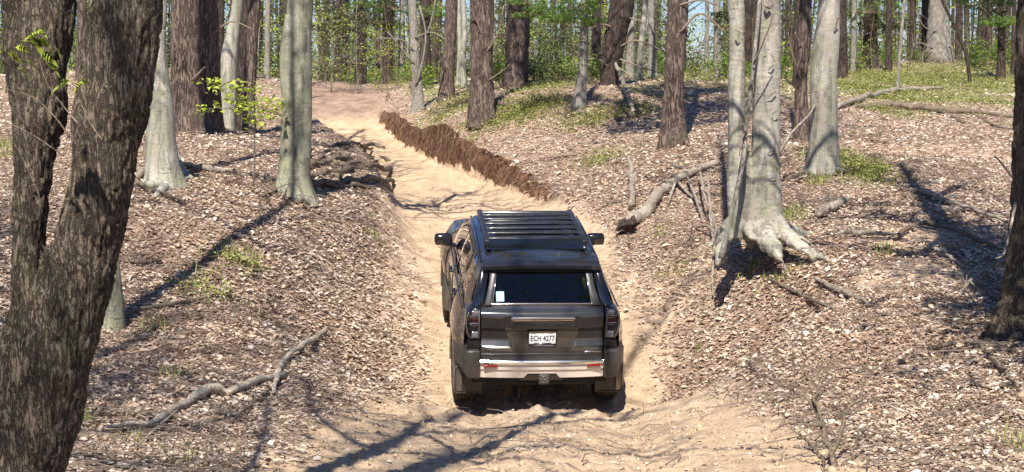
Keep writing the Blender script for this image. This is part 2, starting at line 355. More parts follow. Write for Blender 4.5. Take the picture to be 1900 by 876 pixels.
def mat_ground():
    m, nt, b = nm('forest_floor'); h = N(nt); v = h.coord()
    sand, cliff, green, bare = (h.attr(a) for a in ('sand', 'cliff', 'green', 'bare'))
    # leaf litter: small flat pieces of different browns
    dn = h.n('ShaderNodeTexNoise'); dn.inputs['Scale'].default_value = 9; h.l(v, dn.inputs['Vector'])
    dv = h.n('ShaderNodeVectorMath', operation='SCALE'); h.l(dn.outputs['Color'], dv.inputs[0]); dv.inputs['Scale'].default_value = .12
    av = h.n('ShaderNodeVectorMath', operation='ADD'); h.l(v, av.inputs[0]); h.l(dv.outputs[0], av.inputs[1]); vv = av.outputs[0]
    a = h.vor(vv, 15.); bb = h.vor(vv, 27.); e = h.vor(vv, 15., 'DISTANCE_TO_EDGE')
    stops = [(0, (.05, .03, .02)), (.25, (.20, .125, .08)), (.45, (.42, .285, .20)), (.7, (.56, .42, .31)), (.9, (.66, .54, .43)), (1., (.78, .69, .59))]
    sa = h.n('ShaderNodeSeparateColor'); h.l(a.outputs['Color'], sa.inputs[0]); sb = h.n('ShaderNodeSeparateColor'); h.l(bb.outputs['Color'], sb.inputs[0])
    ca = h.ramp(sa.outputs[0], stops); cb = h.ramp(sb.outputs[1], stops)
    lit = h.mix(h.ramp(h.noise(v, 18, 2), [(.42, 0.), (.55, 1.)]), ca, cb)
    lit = h.mix(h.ramp(e.outputs['Distance'], [(.02, .5), (.10, 0.)]), lit, (.06, .042, .03))
    patch = h.noise(v, .9, 5, .65); lit = h.mix(h.ramp(patch, [(.55, 0.), (.72, .4)]), lit, (.13, .085, .055))
    hue = h.noise(v, .35, 3); lit = h.mix(h.ramp(hue, [(.4, 0.), (.65, .3)]), lit, (.40, .25, .17))
    lit = h.mix(h.math('MULTIPLY', h.attr('near_tone'), .25), lit, (.055, .036, .024))  # litter, and the sand below, toned darker nearer the camera
    # sand
    s1 = h.noise(v, 2.2, 6, .7); s2 = h.noise(v, 46, 4, .75); s3 = h.noise(v, 9, 5, .7)
    sd = h.mix(h.ramp(s1, [(.35, 0.), (.65, 1.)]), (.52, .375, .23), (.63, .48, .325))
    sd = h.mix(h.ramp(s3, [(.5, 0.), (.66, .45)]), sd, (.42, .29, .18))
    sd = h.mix(h.ramp(s2, [(.60, 0.), (.68, .7)]), sd, (.20, .13, .08))
    sd = h.mix(h.math('MULTIPLY', h.attr('near_tone'), .6), sd, h.mix(h.ramp(s3, [(.35, 0.), (.65, 1.)]), (.41, .30, .195), (.585, .445, .305)))
    sd = h.mix(h.ramp(h.noise(v, 3.2, 7, .78), [(.50, 0.), (.62, .55)]), sd, (.30, .20, .13))
    br = h.mix(h.ramp(h.noise(v, 5, 5), [(.35, 0.), (.65, 1.)]), (.40, .29, .195), (.58, .445, .32))
    br = h.mix(h.attr('packed'), br, h.mix(h.ramp(h.noise(v, 1.5, 6, .7), [(.38, 0.), (.62, 1.)]), (.26, .165, .12), (.46, .33, .245)))
    cf = h.mix(h.ramp(h.noise(h.coord((1, 1, .8)), 11, 6, .75), [(.38, 0.), (.62, 1.)]), (.035, .018, .011), (.24, .135, .08))
    gr = h.mix(h.ramp(h.noise(v, 22, 3), [(.4, 0.), (.6, 1.)]), (.16, .14, .06), (.36, .35, .15))
    jit = h.math('MULTIPLY', h.math('SUBTRACT', h.noise(v, 7, 5, .75), .5), 1.1)
    def gate(at, lo=.42, hi=.58): return h.ramp(h.math('ADD', at, jit), [(lo, 0.), (hi, 1.)])
    c = h.mix(gate(bare), lit, br); c = h.mix(gate(green), c, gr)
    sg = gate(sand); c = h.mix(sg, c, sd); c = h.mix(h.ramp(h.math('ADD', cliff, h.math('MULTIPLY', jit, .7)), [(.35, 0.), (.62, 1.)]), c, cf)
    h.l(c, b.inputs['Base Color']); b.inputs['Roughness'].default_value = .95; b.inputs['Specular IOR Level'].default_value = .15
    hl = h.math('ADD', sa.outputs[1], h.math('MULTIPLY', sb.outputs[2], .6))
    hs = h.math('ADD', h.math('MULTIPLY', s2, .35), h.math('MULTIPLY', s3, 1.2))
    mixh = h.n('ShaderNodeMix', data_type='FLOAT'); h.l(sg, mixh.inputs[0]); h.l(hl, mixh.inputs[2]); h.l(hs, mixh.inputs[3])
    h.l(h.bump(mixh.outputs[0], .9, .03), b.inputs['Normal']); return m
M['ground'] = mat_ground()

# ------------------------------------------------------------------ the ground, one sheet
rows = np.concatenate([np.linspace(-26, 7.6, 55), np.arange(7.8, 22.5, .044), np.arange(22.5, 28, .065), np.arange(28, 53, .062), 53 + np.cumsum(np.linspace(.07, .3, 92))])
rows = np.concatenate([rows, rows[-1] + np.cumsum(.35 * 1.13 ** np.arange(66))])
U = np.linspace(-1, 1, 521)
X = []; Y = []
for y in rows:
    ww = 16 + .55 * max(y, 0); xc = float(np.interp(y, [-26, 7, 20, 28, 31, 35, 38, 41, 46, 51, 68, 120], [0, .3, .4, .7, .5, -.2, -.92, -1.62, -3.05, -4.25, -7.5, 0]))
    X.append(xc + ww * (.06 * U + .94 * np.sign(U) * np.abs(U) ** 2.1)); Y.append(np.full(len(U), y))
X = np.array(X); Y = np.array(Y)
Z, SAND, OFF, KK = terrain(X.ravel(), Y.ravel())
nr, nc = X.shape
i = np.arange(nr - 1)[:, None] * nc; j = np.arange(nc - 1)[None]
F = np.stack([i + j, i + j + 1, i + nc + j + 1, i + nc + j], -1).reshape(-1, 4)
_sl = np.abs(np.gradient(Z.reshape(nr, nc), axis=1) / (np.gradient(X, axis=1) + 1e-6)).ravel(); _m = (sstep(.8, 1.6, _sl) * (X.ravel() > (tri(Y.ravel(), 1) + tri(Y.ravel(), 2)) / 2) * sstep(27.5, 30, Y.ravel()) * (1 - sstep(53, 56, Y.ravel())))
_k = np.nonzero(_m > .01)[0]; _pq = np.stack([Y.ravel()[_k], Z[_k], X.ravel()[_k]], 1); XD = X.ravel().copy()
XD[_k] += .6 * _m[_k] * (.07 * perlin(_pq * [1.7, 2.6, .5]) + .09 * perlin(_pq * [4.5, 5, 1]) + .05 * perlin(_pq * [7, 9, 2])); Xo = X; X = XD.reshape(nr, nc)
gme = fmesh('ground', np.stack([X.ravel(), Y.ravel(), Z], 1), F, True)
X = Xo; xx, yy = X.ravel(), Y.ravel()
slope = np.zeros_like(Z); xraw = X.copy(); Zg = Z.reshape(nr, nc)
gx = np.gradient(Zg, axis=1) / (np.gradient(X, axis=1) + 1e-6); slope = np.abs(gx).ravel()
mid = (tri(yy, 1) + tri(yy, 2)) / 2
Hc = np.interp(yy, [28, 30, 35, 41, 46, 52], [-2.3, -2.22, -2.06, -1.9, -1.75, -1.45]); Fc = tri(yy, 3); frac = (Z - Fc) / np.maximum(Hc - Fc, .2)
cl = sstep(.14, .34, frac + .16 * perlin(np.stack([yy * 1.1, Z * 1.6, xx * .2], 1)) + .22 * perlin(np.stack([yy * 4.5, Z * 6., xx * .2], 1))) * sstep(.7, 1.3, slope) * (xx > mid) * sstep(27.5, 30, yy) * (1 - sstep(52, 56, yy))
# the sand right of the track runs out as bare earth, and bare earth shows on the far slope
def blob(cx, cy, rx, ry): return np.exp(-(((xx - cx) / rx) ** 2 + ((yy - cy) / ry) ** 2) ** 1.5)
bare = np.clip(1.05 * np.exp(-(np.maximum(xx - tri(yy, 2), 0) / .8) ** 2) * (1 - sstep(26, 30, yy)) * (OFF > 0) * (xx > mid) * (yy > 8) * (yy < 40) * .9
               + .9 * np.exp(-(np.maximum(tri(yy, 1) - xx, 0) / .9) ** 2) * (xx < mid) * (yy > 8) * (yy < 60)
               + blob(5.3, 19.6, .9, .8) + .8 * blob(4.6, 17.3, .9, .8) + .7 * blob(6.6, 15.4, .9, .9) + 1.1 * blob(8.5, 28.5, 5, 1.6) + .9 * blob(-8.5, 61, 3.5, 6) + .7 * blob(-6.5, 52, 1.2, 5) + .5 * blob(3, 21, 1.5, 2), 0, 1)
pg = n2(xx, yy, .5, 21.)
green = np.clip(.9 * sstep(52, 62, yy) * (xx > -4) + .95 * blob(15, 52, 9, 9) + .5 * sstep(.15, .45, pg) * sstep(24, 40, yy) + .6 * blob(5.4, 24.6, .8, .7) + .45 * sstep(38, 44, yy) * (xx > -3) + .8 * sstep(70, 80, yy), 0, 1) * (1 - np.clip(SAND, 0, 1))
bare = np.clip(bare + SAND * sstep(47, 56, yy), 0, 1); packed = np.clip(SAND * sstep(44, 54, yy) + .8 * blob(-8.5, 61, 3.5, 6), 0, 1)
for nme, a in (('sand', SAND * (1 - .7 * sstep(47, 56, yy))), ('cliff', cl), ('green', green), ('bare', bare), ('packed', packed), ('near_tone', 1 - sstep(24, 42, yy))):
    at = gme.attributes.new(nme, 'FLOAT', 'POINT'); at.data.foreach_set('value', a.astype(np.float32))
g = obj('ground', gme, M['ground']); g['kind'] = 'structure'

# ------------------------------------------------------------------ trees
def rot_dirs(n, el, seed):
    a = np.arange(n) * 2.399 + seed; return a
def branches(mb, P0, direc, L, r0, depth, rs, tips=None, droop=.0, seg=5):
    n = 6 if depth > 0 else 4
    P = [np.array(P0, float)]; d = np.array(direc, float); d /= np.linalg.norm(d)
    for k in range(n):
        d = d + rs.normal(size=3) * .16 + np.array([0, 0, .05 - droop]); d /= np.linalg.norm(d); P.append(P[-1] + d * L / n)
    P = np.array(P); rr = r0 * np.linspace(1, .25, n + 1)
    mb.tube(P, rr, seg if depth > 1 else 3 if depth == 0 else 4, False)
    if depth > 0:
        m = 4 if depth > 1 else 3
        for q in range(m):
            t = rs.uniform(.3, .98); k = min(int(t * n), n - 1); b = P[k] + (P[k + 1] - P[k]) * (t * n - k)
            dd = (P[k + 1] - P[k]); dd /= np.linalg.norm(dd); side = rs.normal(size=3); side -= dd * (side @ dd); side /= np.linalg.norm(side)
            branches(mb, b, dd * .75 + side * .7, L * rs.uniform(.35, .55), rr[k] * .6, depth - 1, rs, tips, droop, seg)
    elif tips is not None: tips.append(P[-1]); tips.append(P[-2])
def leaf_quads(C, size, rs, flat=.0, asp=.6, fold=.25, up=None):
    """folded four-cornered leaves at centres C"""
    n = len(C); a = rs.normal(size=(n, 3)); 
    nrm = rs.normal(size=(n, 3)); nrm[:, 2] = np.abs(nrm[:, 2]) + flat; nrm /= np.linalg.norm(nrm, axis=1)[:, None]
    a -= nrm * (a * nrm).sum(1)[:, None]; a /= np.linalg.norm(a, axis=1)[:, None]; b = np.cross(nrm, a)
    s = (size * rs.uniform(.6, 1.35, n))[:, None]
    V = np.stack([C - a * s * .5, C + b * s * asp * .5 + nrm * s * fold, C + a * s * .5, C - b * s * asp * .5 + nrm * s * fold], 1).reshape(-1, 3)
    i = np.arange(n)[:, None] * 4; F = np.concatenate([i + [[0, 1, 2]], i + [[0, 2, 3]]])
    return V, [F]
def stem_mesh(mb, P, r, nseg=20, step=.14, amp=.06, k=14., ky=.18, flare=.5, lobes=5, seed=0., style='ridge', fh=.35):
    P = np.asarray(P, float); r = np.asarray(r, float)
    L = np.linalg.norm(np.diff(P, axis=0), axis=1).sum(); n = max(6, int(L / step))
    S = spline(np.column_stack([P, r]), n); C = S[:, :3]; rr = np.maximum(S[:, 3], .01)
    V, F = tube(C, rr, nseg, True); m = nseg * n
    ctr = np.repeat(C, nseg, 0); ra = np.repeat(rr, nseg); d = (V[:m] - ctr); d /= ra[:, None]
    h = np.repeat(np.concatenate([[0], np.cumsum(np.linalg.norm(np.diff(C, axis=0), axis=1))]), nseg)
    th = np.tile(np.arange(nseg) * 2 * np.pi / nseg, n)
    q = V[:m] * k * np.array([1, 1, ky]) + seed
    if style == 'ridge': dn = np.minimum(np.abs(perlin(q)), .35) * 4.2 - .8 + .5 * perlin(q * 2.1)
    else: dn = .7 * perlin(V[:m] * 3.3 * np.array([1, 1, .45]) + seed) + .12 * perlin(q * [1, 1, 6.])
    fl = flare * np.exp(-h / fh) * (.55 + .45 * np.cos(lobes * th + seed * 3) + .35 * np.cos((lobes - 2) * th + seed))
    V[:m] = ctr + d * (ra * (1 + amp * dn + fl))[:, None]
    mb.add(V, F); return C, rr
def world_stem(pts, d, base_z_off=0., H=14., toptaper=.55):
    """pts: (px, py, width_px) from base upwards at distance d, carried on to height H"""
    P = []; r = []
    for px, py, wd in pts: P.append(pix(px, py, d)); r.append(wd / 2 / FPX * d)
    P = np.array(P); dr = P[-1] - P[-2 if len(P) < 4 else -3]; dr /= np.linalg.norm(dr); dr[1] = 0; dr = dr * .5 + np.array([0, 0, .5]); dr /= np.linalg.norm(dr)
    top = P[0, 2] + H; k = 4; z0 = P[-1, 2]; cur = P[-1].copy(); rr = r[-1]; out = list(P); r = list(r)
    for q in range(1, k + 1):
        cur = cur + dr * (top - z0) / k / max(dr[2], .5); dr = dr * .8 + np.array([0, 0, .2]); out.append(cur.copy()); r.append(rr * (1 - .72 * q / k))
    out = np.array(out); base = out[0].copy(); base[2] = gz(base[0], base[1]); 
    out[0, 2] = min(out[0, 2], base[2] - .12) if abs(out[0, 2] - base[2]) < 3 else out[0, 2]
    return out, np.array(r), base
def add_crown(root, C, rr, mat, rs, base, h0, n=26, L=3.2, leaves=None, leafn=0, lsize=.09, depth=2, droop=0.):
    mb = MB(); tips = []
    hz = C[:, 2] - C[0, 2]; top = hz.max()
    for q in range(n):
        h = h0 + (top - h0) * (q + .5) / n; k = int(np.searchsorted(hz, h)); k = min(max(k, 1), len(C) - 1)
        az = q * 2.399 + rs.uniform(-.4, .4); el = rs.uniform(.15, .8)
        dd = np.array([math.cos(az) * math.cos(el), math.sin(az) * math.cos(el), math.sin(el)])
        branches(mb, C[k] - base, dd, L * rs.uniform(.55, 1.1) * (1 - .45 * (h - h0) / max(top - h0, .1)), min(rr[k] * .5, .07), depth, rs, tips, droop)
    o = mb.build('crown', mat, root)
    if leaves and leafn and tips:
        T_ = np.array(tips); c = T_[rs.integers(0, len(T_), leafn)] + rs.normal(size=(leafn, 3)) * .28
        V, F = leaf_quads(c, np.full(leafn, lsize), rs); obj('foliage', fmesh('foliage', V, F), leaves, root)
    return o
GRP = 'trees standing on the forest floor'
TREES = {}
def tree(key, name, label, pts, d, mat, H=14., style='ridge', seg=22, step=.14, amp=.07, k=14., flare=.5, h0=5.5, crown=24, L=3., fh=.35,
         leaves=None, leafn=0, cat='tree', extra=None, group=GRP, lobes=5, lsize=.09):
    rs = np.random.default_rng(abs(hash(key)) % 1000 if not isinstance(key, int) else key)
    P, r, base = world_stem(pts, d, H=H); root = empty(name, base, label, cat, group)
    mb = MB(); C, rr = stem_mesh(mb, P - base, r, seg, step, amp, k, .18, flare, lobes, rs.uniform(0, 50), style, fh)
    mb.build('trunk', mat, root)
    if crown: add_crown(root, C + base, rr, mat, rs, base, h0, crown, L, leaves, leafn, lsize)
    TREES[key] = (root, C, rr, base); return root
B, PB, DK, GY = M['beech'], M['pine'], M['dark'], M['grey']
tree(2, 'tree', 'half hidden narrow green-grey trunk right behind the big foreground oak', [(205,655,48),(208,580,44),(200,480,40),(190,380,38),(182,0,30)], 15.4, M['beech_green'], 15, 'smooth', amp=.05, flare=.4, crown=26, L=3.4, cat='tree')
tree(3, 'beech_tree', 'pale beech with spreading root feet just right of the foreground oak', [(300,362,84),(301,330,66),(298,270,57),(297,200,50),(291,130,42),(290,60,34),(296,0,28)], 21.5, M['beech_pale'], 13, 'smooth', amp=.07, flare=.55, fh=.22)
tree(4, 'pine_tree', 'thick rough-barked pine touching its twin, the left one of the close pair', [(346,250,70),(346,200,58),(344,130,52),(343,60,50),(341,0,48)], 28, PB, 16, amp=.08, flare=.25, seg=28)
tree(5, 'pine_tree', 'thick dark ridged pine, the right one of the close pair behind the lime sapling', [(388,235,50),(388,180,43),(387,100,40),(385,0,38)], 29.5, PB, 16, amp=.09, flare=.25, seg=28)
tree(6, 'tree', 'pale bare leaning trunk between the pine pair and the central beech', [(418,160,34),(424,120,30),(432,60,24),(441,0,20)], 36, M['beech_pale'], 12, 'smooth', amp=.04, flare=.2)
tree(7, 'tree', 'slim grey-brown trunk behind the bright lime sapling', [(463,252,26),(462,200,23),(464,130,22),(468,60,22),(472,0,22)], 31, PB, 14, amp=.06, flare=.2)
tree(71, 'tree', 'dim trunk standing close behind the pale leaning trunk on the left', [(450,190,34),(452,120,30),(450,60,28),(452,0,26)], 38, DK, 14, amp=.06, flare=.2)
tree(8, 'beech_tree', 'big green-grey beech standing on the left bank of the sandy track', [(543,372,86),(545,330,66),(548,280,58),(550,220,56),(548,150,58),(549,90,56),(553,40,50),(557,0,47)], 22.5, M['beech_green'], 15, 'smooth', seg=44, step=.05, amp=.17, flare=.35, lobes=6, fh=.2, crown=26, L=3.4)
tree(9, 'tree', 'slender lichen-grey tree at the lip of the eroded bank', [(775,206,26),(775,170,20),(770,110,17),(768,60,15),(765,0,15)], 48, GY, 12, amp=.05, flare=.35, crown=20, L=2.4)
tree(11, 'pine_tree', 'dark narrow pine between the slender grey tree and the stout furrowed pine', [(828,184,34),(830,140,25),(834,80,22),(838,0,22)], 49.5, PB, 16, amp=.08, flare=.25)
tree(12, 'tree', 'thin pale crooked trunk left of the stout furrowed pine', [(862,150,13),(858,110,11),(862,60,10),(860,0,9)], 55, M['beech_pale'], 10, 'smooth', flare=.2, crown=14, L=2)
tree(121, 'tree', 'second thin pale trunk just left of the stout furrowed pine', [(850,145,10),(853,90,9),(851,0,8)], 58, M['beech_pale'], 10, 'smooth', flare=.2, crown=12, L=2)
tree(13, 'pine_tree', 'stout deeply furrowed pine above the bank straight over the car', [(894,198,52),(894,170,44),(893,120,41),(895,60,41),(895,0,41)], 40, PB, 18, leaves=M['darkleaf'], leafn=3000, lsize=.2, seg=32, step=.12, amp=.10, k=11, flare=.22)
tree(14, 'pine_tree', 'brown furrowed pine with a blackened charred-looking foot', [(953,165,48),(958,140,42),(961,100,40),(963,50,38),(963,0,37)], 49, PB, 18, seg=28, amp=.09, k=11, flare=.2)
tree(15, 'tree', 'small grey lichen-spotted pine under the bright green needle bough', [(1074,202,30),(1077,170,22),(1082,120,17),(1084,60,14),(1084,0,12)], 39, GY, 10, amp=.06, flare=.25, crown=18, L=2.)
tree(16, 'pine_tree', 'dark leaning pine with dead snags right of the needle bough', [(1130,184,36),(1132,140,33),(1138,90,38),(1147,40,42),(1155,0,44)], 43, DK, 16, leaves=M['darkleaf'], leafn=4000, lsize=.2, seg=26, amp=.09, k=11, flare=.2)
tree(18, 'pine_tree', 'straight purple-brown pine standing alone on the slope right of the car', [(1250,274,56),(1249,230,45),(1250,170,37),(1253,100,36),(1256,50,38),(1258,0,37)], 30.5, M['pine'], 17, leaves=M['darkleaf'], leafn=7000, lsize=.2, seg=32, step=.1, amp=.06, k=15, flare=.25, crown=26)
tree(21, 'tree', 'brown narrow trunk between the twin beech and the single right beech', [(1486,278,32),(1487,220,26),(1487,150,22),(1492,80,23),(1495,0,23)], 28.5, PB, 14, amp=.05, flare=.25)
tree(22, 'beech_tree', 'smooth grey single beech with mossy foot right of the twin beech', [(1527,326,72),(1528,290,58),(1529,230,52),(1528,150,50),(1533,80,48),(1539,0,40)], 25, B, 15, 'smooth', seg=40, step=.06, amp=.10, flare=.16, lobes=6, fh=.25, crown=26)
tree(23, 'tree', 'dark trunk just behind the right edge of the single beech', [(1563,140,22),(1562,90,20),(1560,0,20)], 55, DK, 14, flare=.2)
tree(24, 'pine_tree', 'broad black-brown pine trunk back among the right-hand trees', [(1614,124,34),(1615,80,26),(1616,0,24)], 60, DK, 16, flare=.25)
tree(25, 'oak_tree', 'very broad grey old tree with bare brush at its foot on the right crest', [(1742,120,52),(1742,80,44),(1741,40,38),(1742,0,34)], 62, GY, 16, seg=28, amp=.08, k=9, flare=.15)
tree(26, 'sapling', 'thin dark sapling leaning left over the green ground on the right', [(1802,142,7),(1792,100,7),(1772,50,6),(1748,0,5)], 52, DK, 5, flare=.1, crown=6, L=1.2, h0=3., seg=8, group=None)
tree(27, 'tree', 'straight dark trunk near the right border on the green crest', [(1857,136,17),(1858,90,14),(1860,0,13)], 54, DK, 14, flare=.3)
tree(28, 'oak_tree', 'dark mossy oak cut by the right border of the view', [(1912,640,175),(1915,600,140),(1921,540,118),(1926,440,104),(1930,300,98),(1938,0,92)], 14.3, M['oak'], 15, seg=44, step=.06, amp=.08, k=22, flare=.25, lobes=6, crown=30, L=4.2, h0=4.5)
tree(29, 'sapling', 'thin grey double-stemmed sapling on the right slope', [(1664,168,7),(1668,120,6),(1673,60,6),(1678,0,5)], 48, GY, 6, flare=.1, crown=6, L=1.2, h0=3.4, seg=8, group=None)
tree(30, 'tree', 'pale slanting trunk between the dark leaning pine and the lone pine', [(1185,145,12),(1188,100,11),(1193,50,10),(1198,0,10)], 54, M['beech_pale'], 12, 'smooth', flare=.2, crown=12, L=2)
tree(31, 'tree', 'grey twin-looking trunk just right of the dark leaning pine', [(1168,146,18),(1170,90,14),(1172,0,14)], 56, GY, 12, flare=.2, crown=12)
tree(32, 'tree', 'grey-brown trunk left of the lone pine at the sunny clearing edge', [(1212,140,20),(1210,80,14),(1208,0,13)], 58, GY, 12, flare=.3, crown=12)
tree(33, 'tree', 'short broken-barked pale trunk in the sunny clearing left of the twin beech', [(1334,132,17),(1332,90,15),(1330,0,12)], 58, GY, 12, flare=.25, crown=12)
tree(34, 'pine_tree', 'black straight pine at the bend where the track vanishes', [(717,142,24),(718,90,19),(721,0,17)], 64, DK, 17, flare=.2)
tree(35, 'pine_tree', 'dark brown pine left of the black one above the track bend', [(668,138,20),(670,90,17),(672,0,16)], 66, DK, 17, flare=.2)
for q, (px, wd, yy_) in enumerate([(604,6,78),(616,5,80),(625,9,76),(700,8,72),(743,8,74),(641,6,82)]):
    tree(40 + q, 'tree', ['leftmost thin black stem beyond the top of the track','middle thin stem of three beyond the top of the track','right thicker black stem of three beyond the track top','narrow dark stem between two black pines over the track','thin dark stem right of the black pine over the track','faint thin stem beside a blue sky gap over the track'][q],
         [(px,142,wd * 1.4),(px+1,80,wd),(px+3,0,wd)], yy_, DK, 12, flare=.1, seg=10, crown=8, L=1.6)
tree(46, 'pine_tree', 'dark trunk behind the slender lichen-grey tree above the bank', [(790,138,26),(789,80,19),(789,0,19)], 60, DK, 16, flare=.2)
for q, (px, wd, d_, ky_) in enumerate([(1480,16,48,DK),(1583,10,58,GY),(1648,12,58,DK),(1692,12,66,DK),(1716,15,66,DK),(1778,14,68,DK),(1880,9,56,DK),(20,16,40,PB),(150,18,45,PB),(262,16,44,PB),(325,14,46,DK),(407,16,48,DK),(495,10,60,GY),(745,7,72,GY),(942,10,54,DK),(1105,18,52,DK),(1310,8,64,GY),(1385,18,60,DK)]):
    lab = ['dark trunk showing between twin beech and brown narrow trunk','thin grey trunk right of the single beech','dark thin trunk between the broad black pine and the old grey tree','dark trunk left of the very broad old grey tree','dark trunk touching the left side of the broad old tree','black trunk right of the very broad old grey tree','thin dark stem near the right border behind the green crest','brown trunk far behind the left stem of the foreground oak','brown trunk seen in the gap of the forked foreground oak','brown trunk glimpsed just right of the foreground oak','dark trunk behind the pale beech and the pine pair','dark trunk behind the pine pair','thin grey trunk left of the central green-grey beech','thin grey stem beyond the bank right of the black pine','thin dark trunk touching the charred pine on its left','dark trunk right behind the small lichen-spotted pine','thin grey trunk in the sunny clearing','dark trunk between the two stems of the twin beech'][q]
    tree(60 + q, 'tree', lab, [(px,150 if q not in (7,8,9,10) else 185,wd*1.25),(px+1,90,wd),(px+2,0,wd*.92)], d_, ky_, 14, flare=.2, seg=14, crown=10, L=2.2)

def remeshed(mb, name, voxel):
    me = mb.mesh(name); o = bpy.data.objects.new('tmp', me); COL.objects.link(o)
    m = o.modifiers.new('r', 'REMESH'); m.mode = 'VOXEL'; m.voxel_size = voxel
    s = o.modifiers.new('s', 'SMOOTH'); s.iterations = 3; s.factor = .6
    dg = bpy.context.evaluated_depsgraph_get(); e = bpy.data.meshes.new_from_object(o.evaluated_get(dg)); bpy.data.objects.remove(o); e.name = name
    return e
def displace(me, fn):
    n = len(me.vertices); V = np.empty(n * 3, np.float32); me.vertices.foreach_get('co', V); V = V.reshape(-1, 3).astype(float)
    me.update(); Nn = np.empty(n * 3, np.float32); me.vertices.foreach_get('normal', Nn); Nn = Nn.reshape(-1, 3)
    V = V + Nn * fn(V)[:, None]; me.vertices.foreach_set('co', V.astype(np.float32).ravel()); me.update()
    me.polygons.foreach_set('use_smooth', np.ones(len(me.polygons), bool))
def pxpath(pts, d, n=None):
    """(px,py,width[,dist]) -> points and radii"""
    P = np.array([pix(p[0], p[1], p[3] if len(p) > 3 else d) for p in pts]); r = np.array([p[2] / 2 / FPX * (p[3] if len(p) > 3 else d) for p in pts])
    if n: S = spline(np.column_stack([P, r]), n); return S[:, :3], np.maximum(S[:, 3], .002)
    return P, r
# the forked foreground oak
od = 6.5
base = pix(40, 1010, od); ob = np.array([base[0], base[1], gz(base[0], base[1])])
oak = empty('oak_tree', ob, 'huge dark forked oak filling the left edge in the foreground', 'tree', GRP)
mb = MB()
RS = [(20,1250,300),(35,1050,200),(32,900,158),(60,800,158),(86,700,150),(113,600,146),(140,520,132),(166,440,116),(184,350,110),(196,270,118),(208,200,130),(218,120,134),(230,50,124),(242,-20,118),(258,-160,112),(275,-330,106)]
LS = [(28,900,110),(26,760,100),(40,660,80),(50,580,66),(55,480,60),(56,400,58),(60,320,66),(70,230,86),(74,140,96),(80,60,98),(86,-20,98),(96,-160,96),(100,-330,90)]
L2 = [(60,240,60),(40,170,44),(28,90,38),(24,0,36),(18,-160,34),(10,-330,30)]
for pts in (RS, LS, L2):
    P, r = pxpath(pts, od, 90); mb.tube(P - ob, r, 24)
P, r = pxpath([(205,130,60),(262,60,30),(290,20,8)], od - .1, 12)
om = remeshed(mb, 'trunk', .0095)
def oakd(V):
    q = V * np.array([40, 40, 7.5]); a = np.minimum(np.abs(perlin(q + 3 + .4 * perlin(V * 8)[:, None])),   .32) * .045 - .008; b_ = np.minimum(np.abs(perlin(q * [2.1, 2.1, 3.] + 9)), .3) * .012; return a + b_ + .016 * perlin(V * 5) + .003 * perlin(V * 70)
displace(om, oakd); obj('trunk', om, M['oak'], oak)
rs = np.random.default_rng(5); mb = MB(); tips = []
for (px, py, wd), lean in ((RS[-1], .16), (LS[-1], .02), (L2[-1], -.2)):
    p0 = pix(px, py, od); P = [p0 + np.array([lean * h, .12 * h * (1 if lean > .1 else -.3), h]) for h in np.linspace(-.25, 12.5, 10)]
    P = np.array(P) + np.concatenate([np.zeros((2, 3)), rs.normal(size=(8, 3)) * .12]); r = wd / 2 / FPX * od * np.linspace(1., .2, 10); mb.tube(P - ob, r, 12)
    for q in range(15):
        k = 2 + int(q * 7 / 15); az = q * 2.4; dd = np.array([math.cos(az) * .8, math.sin(az) * .8, .55]); branches(mb, P[k] - ob, dd, rs.uniform(1.6, 3.4), r[k] * .5, 2, rs, tips)
mb.build('crown', M['oak'], oak)
Tt = np.array(tips); c = Tt[rs.integers(0, len(Tt), 2600)] + rs.normal(size=(2600, 3)) * .2; V, F = leaf_quads(c, np.full(2600, .08), rs); obj('foliage', fmesh('foliage', V, F), M['lime'], oak)
# leafy twigs of the oak that hang in view
for tw in ([(130,255,10),(100,215,5),(60,180,4),(10,165,3)], [(150,235,9),(120,200,5),(85,150,4),(70,95,3),(62,60,2)], [(190,260,8),(165,225,5),(150,190,4),(140,160,3)], [(120,290,6),(60,250,4),(20,230,3)], [(10,240,5),(45,300,4),(75,370,3),(62,362,2)]):
    P, r = pxpath(tw, 5.9, 14); r = r * .45; mb = MB(); mb.tube(P - ob, r, 6); tw_o = mb.build('leafy_twig', M['twig'], oak)
def big_leaf(mb, c, size, az, tilt, rs):
    """a lobed maple-like leaf, folded on its midrib"""
    a = np.array([0, .12, .3, .2, .42, .3, .55, .42, .75, 1.0]); wv = np.array([0, .18, .5, .2, .55, .22, .42, .18, .2, 0])
    up = np.stack([a, wv, .12 * wv], 1); lo = np.stack([a, -wv, .12 * wv], 1); n = len(a)
    V = np.concatenate([up, lo, np.stack([a, a * 0, a * 0], 1)]) * size; V[:, 2] -= (V[:, 0] ** 2) / size * .35
    Rm = np.array(Matrix.Rotation(az, 3, 'Z') @ Matrix.Rotation(tilt, 3, 'Y') @ Matrix.Rotation(rs.uniform(-.6, .6), 3, 'X'))
    V = V @ Rm.T + c; F = []
    for i_ in range(n - 1): F += [(i_, i_ + 1, 2 * n + i_ + 1, 2 * n + i_), (2 * n + i_, 2 * n + i_ + 1, n + i_ + 1, n + i_)]
    mb.add(V, [np.array(F)])
for px, py, s in [(75,65,.1),(88,72,.085),(90,100,.085),(100,118,.075),(62,112,.07),(30,100,.08),(45,125,.07),(15,95,.06),(150,150,.09),(165,160,.05),(140,140,.05),(8,30,.05),(80,55,.05),(40,88,.06),(95,60,.08),(110,85,.06),(170,150,.07),(158,148,.05),(55,75,.09)]:
    mb = MB(); big_leaf(mb, pix(px, py, 5.9) - ob - np.array([s*.4, 0, 0]), s, rs.uniform(-.5, .5) + (math.pi if rs.random() < .3 else 0), rs.uniform(.1, .7), rs); mb.build('leaf', M['lime'], oak)

